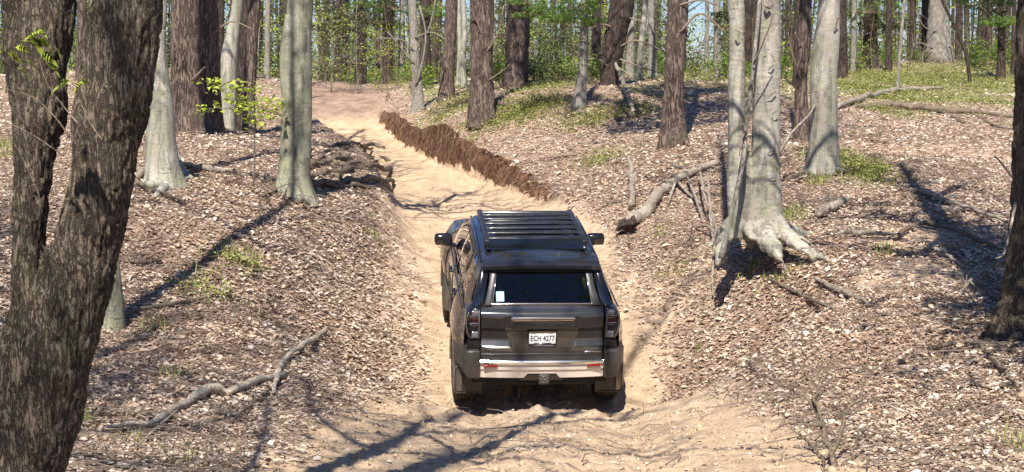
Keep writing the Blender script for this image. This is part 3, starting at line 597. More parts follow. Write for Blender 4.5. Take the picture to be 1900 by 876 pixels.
# the twin beech standing on arched roots
tb = pix(1405, 470, 19.6); tb[2] = gz(tb[0], tb[1]); td = 19.6
twin = empty('beech_tree', tb, 'pale twin-stemmed beech perched on arched roots over dark hollows', 'tree', GRP)
mb = MB()
A1 = [(1385,440,60),(1382,400,62),(1374,340,54),(1369,270,36),(1366,200,33),(1367,120,31),(1368,50,30),(1365,0,29),(1362,-120,28)]
A2 = [(1425,440,70),(1416,400,72),(1416,350,68),(1420,290,54),(1422,220,50),(1424,140,48),(1428,60,44),(1428,0,42),(1432,-120,40)]
for pts in (A1, A2):
    P, r = pxpath(pts, td, 60); mb.tube(P - tb, r, 20)
for pts in ([(1440,425,20,19.5),(1462,430,16,19.3),(1485,440,10,19.2),(1505,452,6,19.1)], [(1380,380,46),(1362,410,34),(1348,440,26),(1338,462,22,19.3),(1330,485,18,19.2)], [(1372,400,40),(1352,432,22),(1345,462,14,19.2)],
            [(1415,390,44),(1417,428,40,19.4),(1428,450,38,19.15),(1440,468,27,19.0),(1450,485,14,18.9)], [(1430,400,40),(1450,428,32,19.4),(1474,443,21,19.1),(1498,460,14,19.0),(1520,475,9,18.9),(1534,484,5,18.8)],
            [(1440,420,26),(1458,445,18,19.2),(1478,458,14,19.0),(1500,472,10,18.9)], [(1400,400,40,19.7),(1400,430,30,20.2),(1405,470,26,20.4)], [(1435,420,30,19.7),(1470,430,24,20.2),(1500,440,14,20.6)],
            [(1390,410,26),(1392,436,16,19.2),(1404,446,10,19.1)], [(1385,385,40,19.7),(1350,425,26,20.2),(1330,440,16,20.5)]):
    pts = list(pts); l_ = pts[-1]; dl = l_[3] if len(l_) > 3 else td; pts[-1] = (l_[0], l_[1], l_[2] * .75, dl); pv = pts[-2]
    pts.append((l_[0] + (l_[0] - pv[0]) * .8, l_[1] + abs(l_[1] - pv[1]) * .7 + 10, l_[2] * .3, dl))
    P, r = pxpath(pts, td, 28); r = r * (1 + .12 * np.sin(np.arange(28) * 1.3 + pts[0][0])); P = P + np.random.default_rng(int(pts[0][1])).normal(size=P.shape) * .012; mb.tube(P - tb, r, 14)
bm_ = remeshed(mb, 'trunk', .02)
displace(bm_, lambda V: .016 * perlin(V * [5, 5, 2.2]) + .007 * perlin(V * [9, 9, 30]) + (.02 * perlin(V * 11) - .03 * np.abs(perlin(V * [7, 7, 2]))) * np.exp(-np.maximum(V[:, 2] - .1, 0) / .5) + .05 * np.maximum(0, perlin(V * [3.5, 3.5, 1.2] + 7)) * np.exp(-np.maximum(V[:, 2] - .2, 0) / .6))
obj('trunk', bm_, B, twin)
mb = MB()
for (px, py, wd), sx in ((A1[-1], -.02), (A2[-1], .05)):
    p0 = pix(px, py, td); P = np.array([p0 + np.array([sx * h, 0, h]) for h in np.linspace(-.3, 12, 9)]); r = wd / 2 / FPX * td * np.linspace(1, .2, 9); mb.tube(P - tb, r, 12)
    for q in range(14):
        k = 2 + int(q * 6 / 14); az = q * 2.4 + sx; branches(mb, P[k] - tb, (math.cos(az) * .8, math.sin(az) * .8, .6), rs.uniform(1.5, 3.2), r[k] * .5, 2, rs)
mb.build('crown', B, twin)
# branch collars and broken stubs on the beech stems
mb = MB()
for px, py, wd, dx, dy in [(1428,14,14,-10,-8),(1365,55,7,8,6),(1378,232,6,12,-10),(1437,120,5,-12,10),(1440,170,5,-16,14),(1444,205,4,-12,8),(1438,275,5,-14,12),(1372,260,4,12,-4),(1440,330,4,-18,4)]:
    wd *= .5; P, r = pxpath([(px,py,wd,td-.20),(px+dx*.5,py+dy*.3,wd*.9,td-.24),(px+dx,py+dy,wd*.5,td-.19)], td, 7); mb = MB(); mb.tube(P - tb, r, 7); mb.build('branch_collar', M['grey'], twin)
sp = empty('sapling', gp(1338,468), 'slim dark dead sapling leaning in front of the twin beech', 'sapling'); mb = MB(); b0 = np.array(sp.location)
P, r = pxpath([(1338,480,12,19.0),(1352,420,10,19),(1366,360,9,19.0),(1380,290,10,19.0),(1384,240,8,19.1),(1392,180,7,19.1),(1400,100,7,19.2),(1406,40,8,19.25),(1412,-30,7,19.3),(1415,-90,4,19.3)], 19, 40)
mb.tube(P - b0, r, 9); mb.build('stem', M['grey'], sp); mb = MB()
P, r = pxpath([(1384,240,7,19.05),(1375,262,4,18.9),(1372,290,2,18.8)], 19, 8); mb.tube(P - b0, r, 5); mb.build('branch', M['twig'], sp); mb = MB()
P, r = pxpath([(1398,120,4,19.1),(1420,70,3,18.9),(1438,20,2,18.8)], 19, 8); mb.tube(P - b0, r, 5); mb.build('branch', M['twig'], sp)

# trees behind and beside the camera: not in view, but their shadows fall into it; some, like the leafy one, are added for shade
for q, (x, y, r0, H) in enumerate([(-2.55,-4.0,.17,21),(-5.6,-2.5,.16,19),(3.2,-5.,.18,20),(6.3,1.5,.2,17),(-7.5,7.5,.17,15),(8.0,6.,.2,17),(4.6,-7.,.2,22),(4.9,9.4,.16,13),(-5.2,4.2,.15,15),(7.,-2.5,.18,19)]):
    base_ = np.array([x, y, gz(x, y)]); rt = empty('tree', base_, ['tall bare tree behind the viewer whose shadow crosses the sand','bare tree behind the viewer on the left','bare tree behind the viewer on the right','bare tree right beside the viewer','bare tree left of the view among the leaves','bare tree right of the view low on the slope','farthest bare tree behind the viewer','unseen narrow leafy tree added to shade the hollow at the right edge','bare tree outside the left edge behind the big oak','bare tree behind the viewer far right'][q], 'tree', GRP)
    rs2 = np.random.default_rng(50 + q); P = np.array([[rs2.normal() * .1 * min(k, 1), rs2.normal() * .1 * min(k, 1), -.1 + k * H / 8] for k in range(9)]); mb = MB()
    C, rr = stem_mesh(mb, P, r0 * np.linspace(1, .2, 9), 14, .3, .06, flare=.4, seed=q); mb.build('trunk', PB, rt)
    add_crown(rt, C + base_, rr, PB, rs2, base_, H * .3, 44, 2.0 if q == 7 else 3.9, M['green'], 5500 if q == 7 else 1100, .17 if q == 7 else .11)

# ------------------------------------------------------------------ saplings, shrubs, pine boughs, far woodland
def leafy(root, stem_pts, rs, nb, L, leafn, lsize, mat_l, mat_s=None, r0=.03, spread=.25, h0=.25, layered=False):
    mb = MB(); P = spline(np.array(stem_pts, float), 12); mb.tube(P, r0 * np.linspace(1, .25, 12), 6); tips = []
    for q in range(nb):
        k = int((h0 + (1 - h0) * rs.random()) * 11); az = q * 2.4 + rs.uniform(-.5, .5); el = .12 if layered else rs.uniform(.0, .8)
        branches(mb, P[k], (math.cos(az) * math.cos(el), math.sin(az) * math.cos(el), math.sin(el)), L * rs.uniform(.5, 1.2), r0 * .35, 1, rs, tips, .02 if layered else 0)
    mb.build('stem', mat_s or M['grey'], root); Tt = np.array(tips)
    c = Tt[rs.integers(0, len(Tt), leafn)] + rs.normal(size=(leafn, 3)) * np.array([spread, spread, spread * (.25 if layered else .8)])
    V, F = leaf_quads(c, np.full(leafn, lsize), rs, flat=1.5 if layered else .3); return obj('foliage', fmesh('foliage', V, F), mat_l, root)
def copy_tree(o, loc, rz, s, label, group):
    c = o.copy(); COL.objects.link(c); c.location = loc; c.rotation_euler = (0, 0, rz); c.scale = (s, s, s); c['label'] = label
    if group: c['group'] = group
    elif 'group' in c: del c['group']
    for ch in o.children:
        k = ch.copy(); COL.objects.link(k); k.parent = c
    return c
rs = np.random.default_rng(11)
# the bright lime sapling between the pines and the central beech
b0 = gp(470, 350, 22); ls = empty('sapling', b0, 'small bright lime-leaved sapling in front of the pine pair', 'sapling')
mb = MB(); P = spline(np.array([[0, 0, -.05], [.03, 0, .7], [-.02, 0, 1.3], [.02, 0, 1.9]]), 10); mb.tube(P, np.linspace(.014, .005, 10), 6)
d0 = b0[1]
def lb(pts): 
    Q = np.array([pix(a, b, d0 + c) for a, b, c in pts]) - b0; mb.tube(Q, np.linspace(.006, .002, len(Q)), 4); return spline(Q, 40)
sprays = [lb([(470,225,0),(440,185,-.2),(400,160,-.3),(385,150,-.3)]), lb([(470,225,0),(450,205,.1),(400,200,.2),(365,215,.2)]), lb([(470,190,0),(490,185,-.1),(520,195,-.2)]), lb([(470,200,0),(440,190,.1),(420,178,.2)]),
          lb([(470,170,0),(450,160,.1),(425,160,.1)]), lb([(471,235,0),(490,215,.1),(515,205,.2)])]
mb.build('stem', M['grey'], ls); c = np.concatenate(sprays); c = c[rs.integers(0, len(c), 330)] + rs.normal(size=(330, 3)) * [.10, .16, .045]
V, F = leaf_quads(c, np.full(330, .085), rs, flat=2.2, asp=.65); obj('foliage', fmesh('foliage', V, F), M['lime'], ls)
# needle boughs on the small lichen-spotted pine and others
def bough(root, b, x, z, rx, rz, n, mat, seed, y=None, dy=.5, size=.1):
    r_ = np.random.default_rng(seed); k = 16; cc = np.stack([r_.uniform(-1, 1, k) * rx, r_.uniform(-dy, dy, k), r_.uniform(-1, 1, k) * rz], 1)
    mb = MB()
    for q in range(k): mb.tube(np.array([[0, 0, -.1], cc[q] * .5 + [0, 0, .05], cc[q]]), [.012, .008, .004], 4, False)
    c = cc[r_.integers(0, k, n)] + r_.normal(size=(n, 3)) * np.array([rx * .22, dy * .4, rz * .22]); V, F = leaf_quads(c, np.full(n, size), r_, asp=.12, flat=.2)
    off = np.array([x, y, z]) - b; V = V + off; mb2 = MB(); mb2.add(V, F); o = obj('needle_bough', mb2.mesh('needle_bough', False), mat, root); o['kind'] = 'stuff'
    for vv in mb.V: vv += off
    obj('bough_twig', mb.mesh('bough_twig'), M['twig'], root)
rt15, _, _, b15 = TREES[15]
for q, (px, py, rx, rz, n) in enumerate([(990,24,.42,.12,600),(1030,34,.5,.10,700),(1070,14,.5,.14,700),(1100,40,.25,.10,350),(1060,-14,.8,.12,700),(980,2,.4,.08,350)]):
    p = pix(px, py, 38.6 - q * .1); bough(rt15, b15, p[0], p[2], rx, rz, n, M['needle'], 60 + q, p[1])
for key_b, lst_b in ((35, [(655,25,1.1,.25,500),(620,50,1.0,.2,400),(690,10,1.,.25,500)]), (34, [(735,15,1.,.3,500),(700,40,.8,.2,300)]), (24, [(1600,20,1.2,.3,500),(1640,45,.9,.2,400)]), (27, [(1870,40,.9,.2,400),(1830,15,1.,.3,500)]), (46, [(800,20,.8,.25,400)]), (33, [(1345,30,.7,.2,300)])):
    rtb, _, _, bb_t = TREES[key_b]
    for q, (px, py, rx, rz, n) in enumerate(lst_b):
        p = pix(px, py, bb_t[1] - .5 + q * .2); bough(rtb, bb_t, p[0], p[2], rx, rz, n, M['darkleaf'] if (px + q) % 2 else M['needle'], int(px), p[1], size=.16)
# dead snags and visible lower branches on pines
def snag(key, pts, mat='twig'):
    rt, C, rr, bb = TREES[key]
    for pl in pts:
        d_ = bb[1] - rr[0] * .6; P, r = pxpath([(a, b, w_, d_ - q * .12) for q, (a, b, w_) in enumerate(pl)], d_, 10)
        mb = MB(); mb.tube(P - bb, r, 5); mb.build('dead_branch', M[mat], rt)
snag(16, [[(1150,60,4),(1120,45,3),(1090,55,2)],[(1150,110,4),(1190,125,3),(1240,140,2)],[(1140,120,4),(1180,150,3),(1195,175,2)],[(1145,90,4),(1180,75,3),(1230,95,3),(1245,110,2)],[(1135,130,4),(1110,110,3),(1075,112,2)],[(1150,30,3),(1190,40,2.5),(1225,70,2)]])
snag(13, [[(905,90,4),(885,40,3),(870,10,2)],[(900,100,3),(925,60,2.5),(935,10,2)],[(905,150,3),(935,130,2),(945,120,1.5)]])
snag(9, [[(772,160,6),(785,110,5),(790,60,4),(778,10,4)],[(790,70,4),(800,40,4),(808,0,3)],[(770,120,3),(745,90,2),(720,60,2)],[(770,70,3),(800,60,2),(830,75,2)],[(768,95,3),(750,75,2),(700,70,1.5)]], 'grey')
snag(18, [[(1262,60,6),(1300,25,4),(1345,60,3)],[(1260,10,5),(1300,0,4),(1330,10,3)]])
snag(4, [[(355,150,5),(375,130,4),(380,125,3)]])
snag(7, [[(470,70,3),(490,60,2)]]) if 0 else None
snag(22, [[(1512,195,5),(1500,215,5),(1470,245,5),(1445,285,8)],[(1548,60,4),(1556,30,3)]], 'dead')
snag(5, [[(395,170,4),(430,150,3),(470,155,2)],[(398,60,4),(430,40,3),(470,55,2)]])
snag(21, [[(1487,150,4),(1470,100,3),(1462,60,2)],[(1490,90,3),(1475,60,2)]])
snag(24, [[(1615,60,3),(1590,70,2),(1565,75,2)],[(1616,80,3),(1640,60,2),(1665,62,2)]], 'grey')
snag(25, [[(1735,90,3),(1700,80,2),(1690,110,2)],[(1740,100,2.5),(1715,95,2),(1712,125,2)],[(1750,100,2.5),(1765,85,2),(1770,115,2)],[(1745,60,3),(1715,50,2),(1700,20,2)]], 'grey')
snag(28, [[(1885,375,7),(1865,465,4),(1848,480,3)],[(1880,330,6),(1856,300,4),(1845,290,3)]], 'dead')

# understorey: three kinds, copied
protos = []
for q, (lab, ml, n, lay) in enumerate([('leafy', M['midgreen'], 600, False), ('fresh', M['lime'], 480, True), ('needle', M['darkleaf'], 520, False)]):
    r_ = np.random.default_rng(80 + q); rt = empty('sapling', (0, 0, 0), '', 'sapling', 'green saplings beyond the crest')
    leafy(rt, [(0, 0, -.1), (.1, 0, 1.4), (-.05, .1, 2.8), (.1, 0, 4.2)], r_, 24, 1.1, n, .13, ml, M['grey'], .035, .22, .12, lay); protos.append(rt)
r_ = np.random.default_rng(5); spots = []
xs_px = np.concatenate([np.linspace(580, 1900, 40), np.linspace(150, 540, 7), np.linspace(600, 1100, 10)])
for k, px in enumerate(xs_px):
    px = px + r_.uniform(-14, 14); d_ = r_.uniform(66, 92) if k < 40 else r_.uniform(58, 75)
    if 1275 < px < 1320: continue
    p = pix(px, 125, d_); p[2] = gz(p[0], p[1]); spots.append((px, p))
names3 = ['bushy mid-green sapling in the understorey beyond the crest', 'fresh light-green layered sapling beyond the crest', 'dense dull-green sapling beyond the crest']
for k, (px, p) in enumerate(spots):
    t = int(r_.integers(0, 3)); s = r_.uniform(.55, 1.15)
    if k < 3: t = k; o = protos[k]; o.location = p; o.scale = (s,) * 3; o['label'] = names3[t]
    else: copy_tree(protos[t], p, r_.uniform(0, 6.28), s, names3[t], 'green saplings beyond the crest')
# low shrubs along the crest
shp = []
for q, ml in enumerate((M['midgreen'], M['green'])):
    r_ = np.random.default_rng(90 + q); rt = empty('shrub', (0, 0, 0), ['low dark green shrub on the crest', 'low bright green shrub on the crest'][q], 'shrub', 'low shrubs along the crest')
    mb = MB(); tips = []
    for k in range(9): az = k * .7; branches(mb, (0, 0, 0), (math.cos(az) * .7, math.sin(az) * .7, 1), r_.uniform(.5, 1.), .012, 1, r_, tips)
    mb.build('stem', M['twig'], rt); Tt = np.array(tips); c = Tt[r_.integers(0, len(Tt), 420)] + r_.normal(size=(420, 3)) * .14
    V, F = leaf_quads(c, np.full(420, .10), r_); obj('foliage', fmesh('foliage', V, F), ml, rt); shp.append(rt)
r_ = np.random.default_rng(6)
L_ = [(930,52,0),(985,50,0),(1010,49,0),(1035,50,0),(1060,48,1),(1000,53,0),(700,64,1),(735,63,0),(760,64,1),(650,66,1),(1340,58,1),(1290,62,0),(1100,50,0),(1120,52,0),(830,62,1),(810,64,0),(925,58,1),(940,60,1),(1395,58,1),(1450,58,1),(1600,60,1),(1650,62,1),(1700,62,0),(1820,60,1),(1590,58,0),(1870,60,1),(960,56,0),(1230,64,1),(1180,62,0),(780,58,1),(1040,46,0),(1095,44,0)]
for k, (px, d_, t) in enumerate(L_):
    p = pix(px, 130, d_); p[2] = gz(p[0], p[1]) - .05; s = r_.uniform(.6, 1.1)
    if k == 0: shp[0].location = p; shp[0].scale = (s,) * 3
    elif k == 4: shp[1].location = p; shp[1].scale = (s,) * 3
    else: copy_tree(shp[t], p, r_.uniform(0, 6.28), s, shp[t]['label'], 'low shrubs along the crest')

LM = [(250,'the foreground oak'),(298,'the pale beech'),(365,'the pine pair'),(430,'the leaning pale trunk'),(548,'the green-grey beech'),(615,'the three thin stems'),(670,'the dark brown pine'),(718,'the black pine'),(772,'the slender grey tree'),(832,'the narrow dark pine'),(895,'the stout furrowed pine'),(960,'the charred pine'),(1080,'the lichen-spotted pine'),(1140,'the leaning dark pine'),(1195,'the slanting pale trunk'),(1253,'the lone pine'),(1333,'the broken-barked trunk'),(1400,'the twin beech'),(1490,'the narrow brown trunk'),(1535,'the single beech'),(1615,'the black-brown pine'),(1742,'the broad old tree'),(1800,'the leaning sapling'),(1858,'the border trunk')]
def by_place(grp, kinds):
    d_ = {}
    for o in COL.objects:
        if o.get('group') != grp: continue
        k_ = kinds[[q for q in kinds if q in o['label']][0]]; px = 950 + o.location.x / o.location.y * FPX; i_ = sum(1 for a, _ in LM if a < px)
        pl = 'left of ' + LM[0][1] if i_ == 0 else 'right of ' + LM[-1][1] if i_ == len(LM) else 'between %s and %s' % (LM[i_-1][1], LM[i_][1])
        d_.setdefault((k_, pl), []).append(o)
    for (k_, pl), os_ in d_.items():
        os_.sort(key=lambda o: o.location.y); n = len(os_)
        w_ = [''] if n == 1 else ['nearer ', 'farther '] if n == 2 else ['nearest ', 'middle '] + ['farthest '] if n == 3 else ['nearest ', 'second nearest ', 'third nearest ', 'farthest ', 'very farthest ', 'remotest '][:n]
        for o, a in zip(os_, w_ + ['remotest '] * 9): o['label'] = a + k_ + ' ' + pl
by_place('green saplings beyond the crest', {'bushy': 'bushy green sapling', 'fresh': 'layered light-green sapling', 'dense': 'dull dark-green sapling'})
by_place('low shrubs along the crest', {'dark': 'low dark shrub', 'bright': 'low bright shrub'})

# far wood that reads as one mass
r_ = np.random.default_rng(12); n = 140000
y = r_.uniform(88, 150, n); x = r_.uniform(-.42, .42, n) * y; z = -1.5 + np.abs(r_.normal(size=n)) * 3.4
pxx = x / y * 2850 + 950
den = .55 + 1.5 * n2(x, z * 1.4, .22, 31.) + 1.0 * n2(x, z, .8, 33.) - .10 * np.clip(z - 2, 0, 6) * .3
for gx_, gw in ((1300, 26), (1050, 18), (1110, 12), (590, 14), (760, 10), (1780, 22)): den -= .8 * np.exp(-((pxx - gx_) / gw) ** 2) * (z > -1.)
keep = r_.random(n) < np.clip(den, 0.02, 1); C = np.stack([x, y, z], 1)[keep]
wsel = n2(C[:, 0], C[:, 2], .16, 37.) + .2 * r_.normal(size=len(C))
for cc, mm in ((C[wsel < -.1], 'midgreen'), (C[(wsel >= -.1) & (wsel < .1)], 'green'), (C[wsel >= .1], 'darkleaf')):
    V, F = leaf_quads(cc, np.full(len(cc), .26), r_); o = obj('far_woodland', fmesh('far_woodland', V, F), M[mm]); o['kind'] = 'stuff'
mb = MB()
for k in range(420):
    y_ = r_.uniform(78, 150); x_ = r_.uniform(-.42, .42) * y_; ln = r_.normal() * .04; rr_ = r_.choice([.05, .07, .1, .16, .22])
    if abs(x_ / y_ * 2850 + 950 - 1298) < 22: continue
    P = np.array([[x_, y_, -2.6], [x_ + ln * 4, y_, 2], [x_ + ln * 9 + r_.normal() * .1, y_, 7], [x_ + ln * 16, y_, 13]]); mb.tube(P, rr_ * np.array([1.2, 1, .9, .6]), 6, False)
    for q in range(9):
        h = r_.uniform(-.5, 5); az = r_.uniform(0, 6.28); dd = np.array([math.cos(az), math.sin(az) * .4, r_.uniform(-.1, .6)]); P0 = np.array([x_ + ln * (h + 2), y_, h]); l_ = r_.uniform(.8, 2.4)
        mb.tube(np.array([P0, P0 + dd * l_ * .5, P0 + dd * l_ + [0, 0, .2]]), rr_ * np.array([.3, .2, .08]), 3, False)
far_trunks = mb.build('far_trunks', M['dark'], None); far_trunks['kind'] = 'stuff'
# fine twigs of the understorey in the middle distance
mb = MB()
for k in range(330):
    d_ = r_.uniform(56, 82); px = r_.uniform(560, 1900); p = pix(px, 130, d_); p[2] = gz(p[0], p[1]) if k % 9 == 0 else -.6
    h = r_.uniform(1, 4.5); P = np.array([[0, 0, 0], [r_.normal() * .2, 0, h * .4], [r_.normal() * .5, 0, h * .75], [r_.normal() * .9, 0, h]]) + p; mb.tube(P, [.018, .013, .009, .004], 3, False)
o = mb.build('thin_understorey_stems', M['root']); o['kind'] = 'stuff'

# ------------------------------------------------------------------ leaf litter, twigs, grass
r_ = np.random.default_rng(21)
def scatter(n, y0, y1, bias=1.5):
    y = y0 + (y1 - y0) * r_.random(n) ** bias; px = r_.uniform(-60, 1960, n); x = (px - 950) / FPX * y * 1.03; return x, y
def litter(n, y0, y1, size):
    x, y = scatter(n, y0, y1, 1.1); z, sd, off, k = terrain(x, y)
    clump = n2(x, y, .8, 40.) ; keep = (r_.random(n) > sd * 1.5 - .35 * (clump > .3) + .0) & (r_.random(n) < .85 + .8 * clump)
    e_ = .004; zx = terrain(x + .05, y)[0]; keep &= np.abs(zx - z) < .085
    # sand skirts keep only scattered leaves
    midx = (tri(y, 1) + tri(y, 2)) / 2; edge = np.where(x > midx, x - tri(y, 2), tri(y, 1) - x)
    keep &= r_.random(n) < np.where(y < 45, np.clip(.95 * (x > midx) * sstep(26, 30, y) * (edge > .12) + .12 + np.where(x > midx, edge / 1.7, edge / 1.2) + .35 * n2(x, y, 1.7, 44.), .04, 1), 1)
    barep = np.zeros(n)
    for cx, cy, rx, ry in ((5.3,19.6,.9,.8),(4.6,17.3,.9,.8),(6.6,15.4,.9,.9)): barep += np.exp(-(((x - cx) / rx) ** 2 + ((y - cy) / ry) ** 2) ** 1.5)
    keep &= r_.random(n) > barep * .8
    x, y, z = x[keep], y[keep], z[keep]; n = len(x)
    L = size * np.clip(r_.lognormal(-.12, .36, n), .35, 1.9); W = L * r_.uniform(.4, .68, n); az = r_.uniform(0, 6.28, n); curl = r_.uniform(-.1, .5, n)
    u = np.stack([np.cos(az), np.sin(az), np.zeros(n)], 1); v = np.stack([-np.sin(az), np.cos(az), np.zeros(n)], 1); t1 = r_.normal(size=n) * .25; t2 = r_.normal(size=n) * .24
    u = u * np.cos(t1)[:, None]; u[:, 2] = np.sin(t1); v = v * np.cos(t2)[:, None]; v[:, 2] = np.sin(t2); nn = np.cross(u, v)
    c = np.stack([x, y, z + .006 + .02 * r_.random(n) + np.abs(np.sin(t1)) * L * .35 + np.abs(np.sin(t2)) * W * .3], 1)
    def pt(a, b, h): return c + u * (a * L)[:, None] + v * (b * W)[:, None] + nn * (h * L)[:, None]
    Vs = [pt(-.5, 0, 0), pt(-.15, .5, curl * .45), pt(.25, .42, curl * .45), pt(.5, 0, curl * .1), pt(.2, -.45, curl * .45), pt(-.2, -.42, curl * .4), pt(0, .02, 0)]
    V = np.stack(Vs, 1).reshape(-1, 3); i_ = np.arange(n)[:, None] * 7
    return V, [np.concatenate([i_ + [[0, 1, 6]], i_ + [[1, 2, 6]], i_ + [[2, 3, 6]], i_ + [[3, 4, 6]], i_ + [[4, 5, 6]], i_ + [[5, 0, 6]]])]
mb = MB()
for a in ((150000, 8.6, 17, .045), (130000, 17, 27, .053), (80000, 27, 45, .076), (24000, 45, 68, .11)): V, F = litter(*a); mb.add(V, F)
o = mb.build('leaf_litter', M['litter'], smooth=False); o['kind'] = 'stuff'
def on_sand(n, y0, y1):
    x, y = scatter(n, y0, y1, 1.3); z, sd, off, k = terrain(x, y); kp = (sd > .35) & (r_.random(len(x)) < .35 + .5 * (n2(x, y, 1.3, 50.) > .05)); return x[kp], y[kp], z[kp]
x, y, z = on_sand(30000, 8.8, 30); n = len(x); C = np.stack([x, y, z + .006], 1)
V, F = leaf_quads(C, r_.uniform(.012, .05, n), r_, flat=2.5, fold=.12); o = obj('leaf_crumbs', fmesh('leaf_crumbs', V, F), M['litter']); o['kind'] = 'stuff'
x, y, z = on_sand(22000, 8.8, 34); n = len(x); s_ = np.clip(r_.lognormal(-4.3, .5, n), .006, .05)[:, None]
oc = np.array([(1,0,0),(0,1,0),(-1,0,0),(0,-1,0),(0,0,1),(0,0,-1)], float); V = (np.stack([x, y, z], 1)[:, None] + (oc[None] * r_.uniform(.6, 1.3, (n, 6, 1)) + r_.normal(size=(n, 6, 3)) * .15) * s_[:, None]).reshape(-1, 3)
i_ = np.arange(n)[:, None] * 6; F = [np.concatenate([i_ + [f] for f in ((0,1,4),(1,2,4),(2,3,4),(3,0,4),(1,0,5),(2,1,5),(3,2,5),(0,3,5))])]
clod = mat_simple('sand_clod', (.45, .335, .21), .95, noise=.3, scale=3.); o = obj('sand_clods', fmesh('sand_clods', V, F, True), clod); o['kind'] = 'stuff'
# small twigs strewn over the leaves
mb = MB(); x, y = scatter(8500, 8.8, 42, 1.4); z, sd, off, k = terrain(x, y)
for k in range(len(x)):
    if sd[k] > .5 and r_.random() < .95: continue
    l_ = min(r_.lognormal(-1.5, .6), 1.3) * (1 + .02 * y[k]); az = r_.uniform(0, 3.14) ; bn = r_.normal() * .12
    d_ = np.array([math.cos(az), math.sin(az), 0]); s_ = np.array([-d_[1], d_[0], 0]); p = np.array([x[k], y[k], z[k] + .03])
    P = np.array([p - d_ * l_ / 2, p + s_ * bn * l_ + [0, 0, .02], p + d_ * l_ / 2]); P[:, 2] += r_.uniform(0, .03, 3)
    mb.tube(P, np.array([1, .8, .4]) * r_.uniform(.003, .008), 3, False)
o = mb.build('twig_litter', M['twig']); o['kind'] = 'stuff'
# green seedlings and grass
def tuft_field(pts_rad, n, size, name, mat, grass=False):
    cs = []
    for px, py, rpx, rpy, m_ in pts_rad:
        m_ = int(m_ * (1.7 if 150 < py < 520 else 1.1))
        c0 = gp(px, py); sx = rpx / FPX * c0[1]; sy = gp(px, py + rpy)[1] - gp(px, py - rpy)[1]
        cs.append(np.stack([c0[0] + r_.normal(size=m_) * sx * .6, c0[1] + r_.normal(size=m_) * abs(sy) * .35], 1))
    c = np.concatenate(cs); z, sd, off, k = terrain(c[:, 0], c[:, 1]); kp = (sd < .4) & (r_.random(len(c)) < np.clip((c[:, 1] - 2) / 30, .35, 1)); c = c[kp]; z = z[kp]; n = len(c)
    rep = 3; C = np.repeat(np.column_stack([c, z]), rep, 0) + r_.normal(size=(n * rep, 3)) * [.05, .05, .0]; 
    if grass:
        h = r_.uniform(.06, .17, n * rep) * size; az = r_.uniform(0, 6.28, n * rep); ln = r_.uniform(.02, .1, n * rep); wv = np.full(n * rep, .005) * (1 + C[:, 1] * .03)
        a = np.stack([np.cos(az), np.sin(az), 0 * az], 1); b_ = np.stack([-np.sin(az), np.cos(az), 0 * az], 1)
        V = np.stack([C - b_ * wv[:, None], C + b_ * wv[:, None], C + a * ln[:, None] + np.array([0, 0, 1]) * h[:, None]], 1).reshape(-1, 3); F = [np.arange(n * rep * 3).reshape(-1, 3)]
    else:
        C[:, 2] += r_.uniform(.02, .13, n * rep); V, F = leaf_quads(C, np.full(n * rep, size) , r_, flat=1.2)
    o = obj(name, fmesh(name, V, F), mat); o['kind'] = 'stuff'
tuft_field([(1620,145,60,12,900),(1700,150,90,16,1600),(1800,150,80,20,1500),(1660,175,70,14,900),(1850,130,60,12,900),(1580,165,40,14,600),(1440,140,40,8,400),(1320,140,50,10,900),(1200,148,60,8,500),(1010,165,60,10,600),(940,215,60,20,500),
            (860,190,50,16,300),(1090,225,60,14,300),(820,215,50,14,200),(1000,200,60,20,400),(1110,300,40,14,120),(1180,205,50,14,200),(640,150,60,4,300),(730,152,40,6,300),(1560,300,60,20,160),(1610,320,40,14,160),(450,500,40,12,60),(370,540,40,14,60),(420,560,50,12,50),(1800,190,60,12,300),(1640,210,40,10,200),(250,140,80,6,300),(500,130,40,4,200),(1400,165,50,12,250)],
           0, .055, 'ground_cover', M['cover'])
tuft_field([(1545,300,50,16,140),(1620,330,40,16,100),(1470,400,20,14,60),(440,480,50,16,60),(380,530,50,20,50),(1300,650,20,8,16),(320,700,20,10,24),(230,830,20,10,24),(160,790,20,10,20),(350,860,30,10,24),(1880,830,30,16,60),(1260,500,30,14,20),(760,285,10,5,0),(1450,520,30,8,40),(1390,505,30,8,30),(1640,470,12,10,30),(470,590,20,12,20),(860,235,16,5,20),(880,260,10,5,16),(300,610,30,14,24),(700,450,20,8,10),(1230,430,20,8,16),(1520,340,20,8,40),(20,290,30,10,60),(10,270,30,10,60)],
           0, 1., 'grass_tufts', M['cover'], True)

